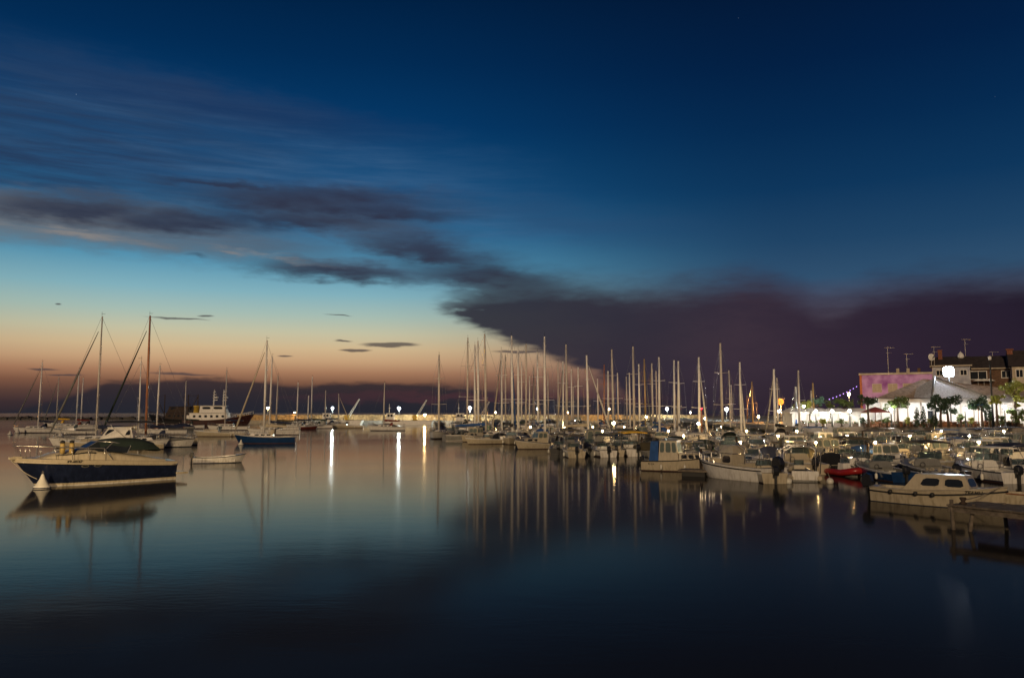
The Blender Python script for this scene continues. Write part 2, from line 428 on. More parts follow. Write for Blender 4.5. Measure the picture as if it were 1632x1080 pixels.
INK = mat('black_lettering', (.01, .01, .012), .5, var=.05)
SEAT = mat('vinyl_seat', (.55, .53, .47), .6, var=.1)
def screen_mat():
    m = bpy.data.materials.new('clear_screen'); m.use_nodes = True; t = m.node_tree
    p = t.nodes['Principled BSDF']; p.inputs['Base Color'].default_value = (.10, .13, .14, 1); p.inputs['Roughness'].default_value = .08
    tr = t.nodes.new('ShaderNodeBsdfTransparent'); tr.inputs[0].default_value = (.62, .74, .80, 1)
    mx_ = t.nodes.new('ShaderNodeMixShader'); mx_.inputs[0].default_value = .38
    t.links.new(tr.outputs[0], mx_.inputs[1]); t.links.new(p.outputs[0], mx_.inputs[2])
    t.links.new(mx_.outputs[0], t.nodes['Material Output'].inputs[0]); return m
SCREEN = screen_mat()

# ---------------------------------------------------------------- hull, shared by every boat
class Hull:
    def __init__(s, L, B, fb, fs, rake=.5, tr=.78, dr=.3, fine=1.7, dip=.0, xmax=.45):
        s.L, s.B, s.fb, s.fs, s.rake, s.tr, s.dr, s.fine, s.dip, s.xmax = L, B, fb, fs, rake, tr, dr, fine, dip, xmax
    def b(s, t):
        if t < s.xmax: f = s.tr + (1 - s.tr) * math.sin(math.pi / 2 * t / s.xmax)
        else: f = math.cos(math.pi / 2 * ((t - s.xmax) / (1 - s.xmax)) ** s.fine)
        return max(.015, s.B / 2 * f)
    def z(s, t): return s.fs + (s.fb - s.fs) * t ** 2.0 - s.dip * math.sin(math.pi * t)
    def kz(s, t): return -s.dr * (1 - max(0, (t - .72) / .28) ** 2 * .7)
    def pt(s, t, z):
        zk, zs, b = s.kz(t), s.z(t), s.b(t)
        zc = min(-.04, zk * .35); bc = b * (.84 - .42 * t ** 3)
        if z <= zc: y = bc * ((z - zk) / (zc - zk)) if zc > zk else bc
        else: y = bc + (b - bc) * max(0, (z - zc) / (zs - zc)) ** .75
        k = (z - zk) / (zs - zk)
        x = -s.L / 2 + t * s.L - s.rake * (1 - k) * t ** 4
        return x, y, z
    def x(s, t): return -s.L / 2 + t * s.L
    def t(s, x): return (x + s.L / 2) / s.L
    def hull(s, root, mats, top=.10, boot=(.08, .15), band=None, n=16):
        """mats: bottom, boot stripe, topsides, strake under the rail"""
        mb = MB(); ts = [i / (n - 1) for i in range(n)]
        for side in (1, -1):
            rows = []
            for t in ts:
                zk, zs = s.kz(t), s.z(t); zc = min(-.04, zk * .35)
                zz = [zk, zc, boot[0], boot[1]]
                a, e = boot[1], zs - top
                zz += [a + (e - a) * .4, a + (e - a) * .75, e, zs]
                r = [s.pt(t, z) for z in zz]
                rows.append([(x, side * y, z) for x, y, z in r][::side])
            mi = [0, 0, 1, 2, 2, 2, 3]
            mb.grid(rows, mi[::side])
        # transom
        r = []
        for z in (s.kz(0), -.05, s.fs * .5, s.fs): r.append(s.pt(0, z))
        mb.add([(x, y, z) for x, y, z in r] + [(x, -y, z) for x, y, z in r], [(0, 1, 5, 4), (1, 2, 6, 5), (2, 3, 7, 6)], 2)
        return mb.build('hull', list(mats), root)
    def deck(s, root, m, floor, well=None, w=.22, zf=.12, n=16, camber=.04):
        mb = MB(); ts = sorted(set([i / (n - 1) for i in range(n)] + (list(well) if well else [])))
        for i in range(len(ts) - 1):
            t0, t1 = ts[i], ts[i + 1]; inw = well and t0 >= well[0] - 1e-6 and t1 <= well[1] + 1e-6
            P = []
            for t in (t0, t1):
                b, z, x = s.b(t), s.z(t) - .01, s.x(t); bi = max(.0, b - w)
                P.append((x, b, bi, z))
            for sg in (1, -1):
                a, c = P
                q = [(a[0], sg * a[1], a[3]), (c[0], sg * c[1], c[3]), (c[0], sg * c[2], c[3] + camber * .4), (a[0], sg * a[2], a[3] + camber * .4)]
                mb.add(q, [(0, 1, 2, 3) if sg < 0 else (3, 2, 1, 0)], 0)
                if inw:
                    q = [(a[0], sg * a[2], a[3] + camber * .4), (c[0], sg * c[2], c[3] + camber * .4), (c[0], sg * c[2] * .95, zf), (a[0], sg * a[2] * .95, zf)]
                    mb.add(q, [(0, 1, 2, 3)], 0)
            a, c = P
            if inw:
                mb.add([(a[0], -a[2], zf), (c[0], -c[2], zf), (c[0], c[2], zf), (a[0], a[2], zf)], [(0, 1, 2, 3)], 1)
            else:
                mb.add([(a[0], -a[2], a[3] + camber * .4), (c[0], -c[2], c[3] + camber * .4), (c[0], c[2], c[3] + camber * .4), (a[0], a[2], a[3] + camber * .4),
                        (a[0], 0, a[3] + camber), (c[0], 0, c[3] + camber)], [(0, 1, 5, 4), (4, 5, 2, 3)], 0)
        if well:
            for t in well:
                b, z, x = s.b(t) - w, s.z(t), s.x(t)
                mb.add([(x, -b, zf), (x, b, zf), (x, b, z + camber * .4), (x, -b, z + camber * .4)], [(0, 1, 2, 3)], 0)
        return mb.build('deck', [m, floor], root)
    def rub(s, root, m, r=.035, n=14, name='rub_rail', dz=-.02):
        mb = MB()
        P = [(s.x(i / (n - 1)), s.b(i / (n - 1)) + .008, s.z(i / (n - 1)) + dz) for i in range(n)]
        mb.tube([(x, -y, z) for x, y, z in P] + [(x, y, z) for x, y, z in P[::-1]][1:], r, 6)
        return mb.build(name, m, root)

def quads(b, t, z0, z1):
    v = [(b[0], -b[2], z0), (b[1], -b[3], z0), (b[1], b[3], z0), (b[0], b[2], z0), (t[0], -t[2], z1), (t[1], -t[3], z1), (t[1], t[3], z1), (t[0], t[2], z1)]
    return dict(starboard=(v[0], v[1], v[5], v[4]), port=(v[2], v[3], v[7], v[6]), front=(v[1], v[2], v[6], v[5]), back=(v[3], v[0], v[4], v[7]))
def cabin(root, b, t, z0, z1, m, wins, name='cabin', frame=None, glass=None, roof=None, over=.06):
    c = MB().frus(b, t, z0, z1).build(name, m, root)
    Q = quads(b, t, z0, z1)
    for f, u0, u1, v0, v1 in wins:
        w = MB()
        if frame: w.panel(Q[f], u0 - .025, u1 + .025, v0 - .05, v1 + .05, .012, .02, 1)
        w.panel(Q[f], u0, u1, v0, v1, .022 if frame else .012, .02, 0)
        w.build('window', [glass or GLASS, frame or m], c)
    if roof:
        r = MB(); x0, x1, w0, w1 = t
        r.slab([(x0 - over, -w0 - over), (x1 + over * 1.6, -w1 - over), (x1 + over * 1.6, w1 + over), (x0 - over, w0 + over)], z1 + .003, z1 + .06)
        r.build('roof', roof, c)
    return c
def outboard(root, x, y, z, s=1.0, m=None, tilt=0.0):
    T = Matrix.Translation((x, y, z)) @ Matrix.Rotation(tilt, 4, 'Y') @ Matrix.Scale(s, 4)
    mb = MB()
    pr = [(-.34, .10), (-.40, .32), (-.34, .56), (-.10, .66), (.06, .58), (.10, .30), (.06, .10)]
    n = len(pr); vs = []
    for yy, k in ((-.17, .86), (-.12, 1), (.12, 1), (.17, .86)): vs += [T @ Vector((-.15 + (px_ + .15) * k, yy, .35 + (pz - .35) * k)) for px_, pz in pr]
    fs = [list(range(n)), [3 * n + i for i in range(n)][::-1]]
    for r in range(3): fs += [(r * n + (i + 1) % n, r * n + i, (r + 1) * n + i, (r + 1) * n + (i + 1) % n) for i in range(n)]
    mb.add(vs, fs)
    o = mb.build('outboard_motor', m or COWL, root)
    l = MB().box(-.24, -.06, -.06, .06, -.62, .10, 0, T).box(-.36, .0, -.09, .09, -.50, -.46, 0, T).box(-.04, .12, -.14, .14, -.12, .14, 0, T)
    l.build('shaft_leg', RUBBER, o)
    p = MB()
    for k in range(3):
        p.box(-.30, -.27, -.03, .03, -.02, .15, 0, T @ Matrix.Translation((0, 0, -.60)) @ Matrix.Rotation(k * 2.094, 4, 'X'))
    p.build('propeller', STEEL, o)
    return o
def pulpit(root, h, t0=.72, ht=.5, m=None, both=False, n=5, r=.022, t1=.985):
    mb = MB(); P = []
    for i in range(n + 1):
        t = t0 + (t1 - t0) * i / n
        P.append((h.x(t), h.b(t) * .93, h.z(t)))
    top = [(x + .02, y, z + ht * (1 if i else .35)) for i, (x, y, z) in enumerate(P)]
    tip = (h.x(t1) + .16, 0, h.z(t1) + ht)
    mb.tube([(x, -y, z) for x, y, z in top] + [tip] + [(x, y, z) for x, y, z in top[::-1]], r, 5)
    for (x, y, z), (a, b_, c) in zip(P, top):
        for sg in (1, -1): mb.tube([(x, sg * y, z - .02), (a, sg * b_, c)], r * .85, 4)
    return mb.build('pulpit_rail', m or STEEL, root)
def bimini(root, x0, x1, hw, z0, z1, m, frame=None, arch=.14, solid=False, legs=True, droop=.08):
    mb = MB(); k = 8; rows = []
    for i in range(7):
        u = i / 6; x = x0 + (x1 - x0) * u; e = math.sin(math.pi * u)
        rows.append([(x, -hw + 2 * hw * j / k, z1 + arch * math.sin(math.pi * j / k) * (.6 + .4 * e) - droop * (1 - e) * .6) for j in range(k + 1)])
    mb.grid(rows); mb.grid([[(x, y, z - .03) for x, y, z in r][::-1] for r in rows])
    for r in (rows[0], rows[-1]): mb.grid([r, [(x, y, z - .09) for x, y, z in r]])
    for j in (0, k): mb.grid([[r[j] for r in rows], [(r[j][0], r[j][1], r[j][2] - .09) for r in rows]])
    c = mb.build('canopy', m, root)
    if legs:
        f = MB(); xm = (x0 + x1) / 2
        for x in (x0 + .03, xm, x1 - .03):
            arc = [(x, -hw, z1 - .04)] + [(x, -hw + 2 * hw * j / 6, z1 - .035 + arch * .8 * math.sin(math.pi * j / 6)) for j in range(1, 6)] + [(x, hw, z1 - .04)]
            bx = xm + (x - xm) * .15
            f.tube([(bx, -hw * .97, z0)] + arc + [(bx, hw * .97, z0)], .022, 5)
        f.build('canopy_frame', frame or STEEL, root)
    return c
def windscreen(root, x, w, z, h=.38, lean=.28, wrap=.45, frame=None):
    g = MB()
    a = [(x - wrap, -w, z), (x, -w * .72, z), (x, w * .72, z), (x - wrap, w, z)]
    b = [(x - wrap - lean * .5, -w * .93, z + h * .9), (x - lean, -w * .66, z + h), (x - lean, w * .66, z + h), (x - wrap - lean * .5, w * .93, z + h * .9)]
    for i in range(3):
        q = (a[i], a[i + 1], b[i + 1], b[i]); g.panel(q, .02, .98, .03, .97, .006, .012, 0, .03)
    o = g.build('windscreen', SCREEN, root)
    f = MB().tube(b, .018, 4)
    for p, q in zip(a, b): f.tube([p, q], .016, 4)
    f.build('screen_frame', frame or STEEL, o)
    return o
def fender(root, x, y, z, m=None, r=.10, l=.42):
    mb = MB().lathe([(.02, -l / 2), (r * .8, -l / 2 + .04), (r, -l / 4), (r, l / 4), (r * .8, l / 2 - .04), (.02, l / 2)], 8, 0, (x, y, z))
    mb.tube([(x, y, z + l / 2), (x, y * .97, z + l / 2 + .22)], .012, 4)
    return mb.build('fender', m or FEND, root)
def seats(root, spec, m=None):
    for x0, x1, y0, y1, z0, z1 in spec:
        mb = MB().box(x0, x1, y0, y1, z0, z1 - .07).box(x0 + .02, x1 - .02, y0 + .02, y1 - .02, z1 - .069, z1)
        mb.build('seat', m or SEAT, root)
def lettering(root, txt, m, size, T, shear=0.0, name='lettering'):
    cu = bpy.data.curves.new('txt', 'FONT'); cu.body = txt; cu.size = size; cu.shear = shear; cu.extrude = .003; cu.offset = size * .03; cu.align_x = 'CENTER'
    cu.resolution_u = 2
    ob = bpy.data.objects.new('txt', cu); col.objects.link(ob)
    bpy.context.view_layer.update()
    me = bpy.data.meshes.new_from_object(ob.evaluated_get(bpy.context.evaluated_depsgraph_get()))
    me.transform(T); me.materials.clear(); me.materials.append(m)
    bpy.data.objects.remove(ob); bpy.data.curves.remove(cu)
    o = bpy.data.objects.new(name, me); col.objects.link(o); o.parent = root
    return o
def side_T(h, x, z, sg, off=.012):
    """frame for lettering laid on the hull side (sg=+1 port, -1 starboard)"""
    t = h.t(x)
    p0 = Vector(h.pt(t, z)); p1 = Vector(h.pt(min(.99, t + .04), z)); p2 = Vector(h.pt(t, z + .1))
    ax = (p1 - p0).normalized(); up = (p2 - p0).normalized()
    if sg < 0:
        ax = Vector((ax.x, -ax.y, ax.z)); up = Vector((up.x, -up.y, up.z)); p0 = Vector((p0.x, -p0.y, p0.z))
    else: ax = -ax
    nrm = ax.cross(up).normalized(); up = nrm.cross(ax)
    p0 = p0 + nrm * off
    return Matrix(((ax.x, up.x, nrm.x, p0.x), (ax.y, up.y, nrm.y, p0.y), (ax.z, up.z, nrm.z, p0.z), (0, 0, 0, 1)))

# ---------------------------------------------------------------- motor boats
def motorboat(kind, hm=None, cv='navy', L=6.0, motor=True):
    hm = hm or WHITE
    B = L * (.40 if L < 5.2 else .37)
    root = bpy.data.objects.new('motor_boat', None); root.empty_display_size = .3; col.objects.link(root)
    dm = GREYW if hm in (NAVY, BLACKH, GREEN, BLUE, GREYW) else hm if hm is CREAM else WHITE
    if kind == 'inflatable':
        mb = MB(); r = .21; P = []
        for i in range(13):
            a = i / 12
            if a < .35: P.append((-L / 2 + a / .35 * L * .62, -B / 2 + r, .22))
            elif a > .65: P.append((-L / 2 + (1 - a) / .35 * L * .62, B / 2 - r, .22))
            else:
                q = (a - .35) / .3 * math.pi
                P.append((-L / 2 + L * .62 + math.sin(q) * L * .36, -math.cos(q) * (B / 2 - r), .22 + .22 * math.sin(q)))
        mb.tube(P, [r * .6] + [r] * 11 + [r * .6], 10); mb.build('tube', hm, root)
        MB().frus((-L / 2 + .25, L * .35, B * .33, B * .12), (-L / 2 + .25, L * .32, B * .36, B * .2), -.12, .22).build('hull', GREYW, root)
        c = MB().frus((-.25, .35, .34, .3), (-.2, .25, .3, .26), .2, .82).build('console', dm, root)
        windscreen(c, .28, .3, .82, .3, .15, .2)
        seats(root, [(-.95, -.45, -.35, .35, .2, .6)], CV['black'])
        if motor: outboard(root, -L / 2 + .12, 0, .42, .95)
        return root
    if kind == 'dinghy':
        h = Hull(L, B, .72, .48, .35, .72, .22, 1.9, .04)
        h.hull(root, (ANTIB, hm, hm, hm), .08, (.05, .10))
        h.deck(root, hm, FLOOR, (.03, .80), .10, .08)
        h.rub(root, WOOD if hm is not WHITE else CV['navy'], .03)
        for t in (.22, .48, .68): MB().box(h.x(t) - .12, h.x(t) + .12, -h.b(t) + .11, h.b(t) - .11, .30, .34).build('thwart', WOOD, root)
        if motor: outboard(root, -L / 2 - .02, 0, .42, .72)
        return root
    if kind == 'cabin':
        h = Hull(L, B, 1.18, .68, .55, .85, .35, 1.8)
        h.hull(root, (ANTI, hm if hm is not WHITE else CV['navy'], hm, WHITE), .12); h.deck(root, dm, FLOOR, (.05, .42), .20, .18); h.rub(root, RUBBER)
        z = h.z(.6) - .02
        cabin(root, (-.02 * L, .34 * L, B * .38, B * .20), (.0, .29 * L, B * .33, B * .15), z, z + .52, dm,
              [('starboard', .12, .42, .3, .78), ('starboard', .52, .82, .3, .78), ('port', .18, .48, .3, .78), ('port', .58, .88, .3, .78), ('front', .2, .8, .3, .75)], 'fore_cabin', CREAM)
        z = h.z(.45) - .02
        cabin(root, (-.16 * L, .08 * L, B * .38, B * .36), (-.15 * L, .03 * L, B * .34, B * .31), z, z + 1.32, dm,
              [('front', .05, .48, .48, .92), ('front', .52, .95, .48, .92), ('starboard', .08, .46, .48, .90), ('starboard', .54, .92, .48, .90),
               ('port', .08, .46, .48, .90), ('port', .54, .92, .48, .90), ('back', .1, .42, .1, .9), ('back', .55, .9, .5, .9)], 'wheelhouse', CREAM, SCREEN, dm)
        seats(root, [(-.44 * L, -.36 * L, -B * .28, B * .28, .18, .52)])
        pulpit(root, h, .62)
        MB().tube([(-.1 * L, .2, z + 1.36), (-.1 * L, .2, z + 2.2)], .014, 4).build('antenna', STEEL, root)
        if motor: outboard(root, -L / 2 - .03, 0, .45)
        fender(root, .05 * L, -B / 2 - .08, .35); fender(root, -.2 * L, B / 2 + .06, .35)
        return root
    if kind == 'covered':
        h = Hull(L, B, 1.0, .66, .5, .82, .3, 1.7)
        h.hull(root, (ANTIB, hm, hm, WHITE), .10); h.deck(root, dm, FLOOR, (.05, .60), .18, .15); h.rub(root, RUBBER)
        mb = MB(); rows = []
        pk = [.04, .34, .62, .78, .74, .52, .34, .26, .05]
        for i, p in enumerate(pk):
            t = .01 + .90 * i / 8; b, z, x = h.b(t) * .985 + .02, h.z(t) + .01, h.x(t)
            rows.append([(x, b * math.cos(math.pi * j / 8) * -1, z + p * (math.sin(math.pi * j / 8) ** .8) + (.02 * math.sin(7 * i + 5 * j))) for j in range(9)])
        mb.grid(rows); mb.build('boat_cover', CV[cv], root)
        pulpit(root, h, .72, .4)
        if motor: outboard(root, -L / 2 - .03, 0, .46, 1, None, .0)
        fender(root, -.1 * L, -B / 2 - .08, .3)
        return root
    # open / bimini / cuddy / hardtop
    h = Hull(L, B, 1.08 if kind in ('cuddy', 'hardtop') else .92, .66, .6, .85, .32, 1.75)
    h.hull(root, (ANTI, CV['navy'] if hm is WHITE else hm, hm, WHITE), .12)
    h.deck(root, dm, FLOOR, (.05, .52), .20, .14); h.rub(root, RUBBER if hm is WHITE else WHITE)
    z = h.z(.6)
    if kind in ('cuddy', 'hardtop'):
        cabin(root, (.0, .33 * L, B * .38, B * .17), (.02 * L, .27 * L, B * .33, B * .12), z - .03, z + .42, dm,
              [('starboard', .15, .75, .35, .8), ('port', .25, .85, .35, .8)], 'fore_cabin', None)
        windscreen(root, .05 * L, B * .34, z + .38, .48, .3, .5)
    else:
        MB().frus((-.02 * L, .16 * L, B * .30, B * .22), (-.0, .10 * L, B * .26, B * .18), z - .1, z + .22).build('console', dm, root)
        windscreen(root, .06 * L, B * .28, z + .2, .36, .22, .35)
    seats(root, [(-.43 * L, -.35 * L, -B * .30, B * .30, .14, .50), (-.12 * L, -.04 * L, -B * .30, -B * .06, .14, .62), (-.12 * L, -.04 * L, B * .06, B * .30, .14, .62)])
    MB().tube([(-.02 * L, B * .17 + .16 * math.cos(a * math.pi / 4), .86 + .16 * math.sin(a * math.pi / 4)) for a in range(9)], .016, 4).build('steering_wheel', RUBBER, root)
    MB().box(-.30 * L, -.20 * L, -.25, .25, .14, .44).build('engine_box', CV['black'], root)
    MB().box(-.46 * L, -.30 * L, B * .34, B * .36, .2, .5).box(-.20 * L, -.06 * L, -B * .36, -B * .34, .2, .5).build('side_pocket', RUBBER, root)
    if kind == 'hardtop':
        mb = MB()
        for x in (-.20 * L, .0):
            for sg in (1, -1): MB().tube([(x, sg * B * .40, .7), (x + .05, sg * B * .34, 2.05)], .03, 6).build('roof_post', STEEL, root)
        MB().slab([(-.27 * L, -B * .34), (.06 * L, -B * .30), (.06 * L, B * .30), (-.27 * L, B * .34)], 2.05, 2.13).build('hardtop', dm, root)
    if kind == 'bimini': bimini(root, -.32 * L, .12 * L, B * .45, .7, 2.2, CV[cv])
    pulpit(root, h, .66, .42)
    if motor: outboard(root, -L / 2 - .03, 0, .46)
    fender(root, .0, -B / 2 - .08, .3); fender(root, -.25 * L, B / 2 + .06, .3)
    return root

# ---------------------------------------------------------------- sailing yachts
def sailboat(L=9.0, H=13.0, hm=None, cv='navy', mm=None, jib=None, rig=True, hood=True, mx_=.08, spread=2, boot=None, r=.085, wood=False):
    hm = hm or WHITE; mm = mm or ALU; B = L * .32
    root = bpy.data.objects.new('sailing_yacht', None); root.empty_display_size = .3; col.objects.link(root)
    h = Hull(L, B, 1.22, .95, .75, .62, .45, 1.5, .10, .42)
    h.hull(root, (ANTI, boot or (CV['navy'] if hm is WHITE else WHITE), hm, WHITE if hm is not WHITE else CV['navy']), .09)
    h.deck(root, TEAK if wood else NONSKID, FLOOR, (.06, .34), B * .19, .42); h.rub(root, WOOD if wood else ALUD, .03)
    z = h.z(.5) - .02
    cabin(root, (-.14 * L, .26 * L, B * .30, B * .16), (-.13 * L, .22 * L, B * .25, B * .11), z, z + .42, WOOD if wood else WHITE,
          [('starboard', .08, .26, .3, .75), ('starboard', .34, .52, .3, .75), ('starboard', .60, .78, .3, .75),
           ('port', .22, .40, .3, .75), ('port', .48, .66, .3, .75), ('port', .74, .92, .3, .75)], 'coachroof')
    xm = mx_ * L; zb = z + .40
    MB().tube([(xm, 0, zb), (xm, 0, zb + (H - zb) * .5), (xm - .05, 0, H)], [r, r, r * .72], 8).build('mast', mm, root)
    m = root.children[-1]
    MB().tube([(xm, 0, H), (xm, 0, H + .55)], .014, 4).box(xm - .35, xm + .05, -.012, .012, H + .28, H + .31).build('wind_vane', RUBBER, m)
    sp = []
    for k in range(spread):
        zz = zb + (H - zb) * (k + 1) / (spread + 1) * 1.02; w = B * .40 * (1 - .22 * k)
        MB().tube([(xm - .12, -w, zz + .05), (xm, 0, zz), (xm - .12, w, zz + .05)], .032, 5).build('spreader', mm, m); sp.append((zz, w))
    b = MB().tube([(xm - .1, 0, zb + .85), (-.36 * L, 0, zb + .92)], .07, 8).build('boom', mm, root)
    if cv:
        mb = MB(); rows = []
        for i in range(9):
            u = i / 8; x = xm - .16 + (-.35 * L - xm + .16) * u; rr = .22 * (1 - .45 * u) + .02 * math.sin(i * 2.3); zz = zb + .92 + .12 * (1 - u)
            rows.append([(x, rr * .6 * math.cos(q * math.pi / 4), zz + rr * 1.15 * math.sin(q * math.pi / 4)) for q in range(9)])
        mb.grid(rows); mb.build('sail_cover', CV[cv], b)
    st = MB(); bow = (h.x(.985), 0, h.fb + .05)
    st.tube([(xm, 0, H - .05), bow], .014, 4); st.tube([(xm, 0, H - .05), (h.x(.0), 0, h.fs + .05)], .014, 4)
    if rig:
        for sg in (1, -1):
            pts = [(xm - .1, sg * B * .46, h.z(.55))] + [(xm - .12, sg * w, zz + .05) for zz, w in sp] + [(xm, 0, H - .25)]
            st.tube(pts, .013, 4)
            st.tube([(xm - .45, sg * B * .45, h.z(.5)), (xm, 0, sp[0][0] if sp else H * .6)], .012, 4)
            st.tube([(xm + .4, sg * B * .44, h.z(.6)), (xm, 0, sp[0][0] if sp else H * .6)], .012, 4)
    st.build('rigging', STEEL, root)
    if jib is not None:
        f = Vector((xm, 0, H * .93)); g = Vector(bow) + Vector((0, 0, .35)); f = g + (f - g) * .94
        MB().tube([g, g + (f - g) * .1, g + (f - g) * .55, f], [.05, .13, .10, .035], 7).build('furled_jib', CV[jib], root)
    pulpit(root, h, .80, .55)
    gr = MB()
    for sg in (1, -1):
        ps = [(h.x(t), sg * h.b(t) * .95, h.z(t)) for t in (.05, .2, .35, .5, .65, .8)]
        for x, y, z_ in ps: gr.tube([(x, y, z_), (x, y, z_ + .55)], .014, 4)
        gr.tube([(x, y, z_ + .55) for x, y, z_ in ps], .010, 4)
    gr.tube([(h.x(.05), -h.b(.05) * .95, h.z(.05) + .55), (h.x(0) - .1, 0, h.fs + .6), (h.x(.05), h.b(.05) * .95, h.z(.05) + .55)], .018, 5)
    gr.build('guard_rail', STEEL, root)
    if hood: 
        mb = MB(); rows = []
        for i in range(5):
            u = i / 4; x = -.15 * L + .75 * u - .1; zz = z + .42 + .62 * math.cos(u * math.pi / 2) ** .7
            rows.append([(x, B * .29 * -math.cos(math.pi * j / 8), z + .3 + (zz - z - .3) * math.sin(math.pi * j / 8) ** .5) for j in range(9)])
        mb.grid(rows); mb.build('spray_hood', CV[cv or 'navy'], root)
    root['mast_x'] = xm
    return root
# ---------------------------------------------------------------- placing
PROTO = {}
AUTO = []            # (root, base label, group): labels told apart at the end
def put(root, loc, deg, label, cat='boat', group=None, scale=1.0):
    root.location = (loc[0], loc[1], loc[2] if len(loc) > 2 else 0); root.rotation_euler = (0, 0, R(deg)); root.scale = (scale,) * 3
    return tag(root, label, cat, group)
def mboat(px, py, deg, kind, hm, cv='navy', L=6.0, label='', group=None, motor=True, scale=1.0, loc=None):
    k = (kind, hm.name, cv, L, motor); loc = loc or W(px, py)
    if k in PROTO:
        r = copy_thing(PROTO[k], loc, R(deg), label, group, scale); r['category'] = 'boat'
    else:
        r = PROTO[k] = motorboat(kind, hm, cv, L, motor)
        put(r, loc, deg, label, 'boat', group, scale)
    if not group and 'group' in r: del r['group']
    return r
def yacht(px, top, d, deg, label, group=None, L=None, mid=None, **kw):
    """a yacht whose mast stands at depth d and reaches picture height `top`"""
    kw['r'] = kw.get('r', .12) * (1.0 if group else 1.15)
    H = Hz(top, d); L = L or max(6.5, min(12.5, H * .70)); m = kw.get('mx_', .08) * L
    r = sailboat(L, H, **kw)
    x = X(px, d, (top + 658) / 2)
    r['_x'] = 0; del r['_x']
    r = put(r, (x - m * math.cos(R(deg)), d - m * math.sin(R(deg))), deg, label, 'sailing boat', group)
    g_ = random.Random(int(px * 7)); r.rotation_euler[0] = g_.uniform(-.012, .012); r.rotation_euler[1] = g_.uniform(-.012, .012)
    return r

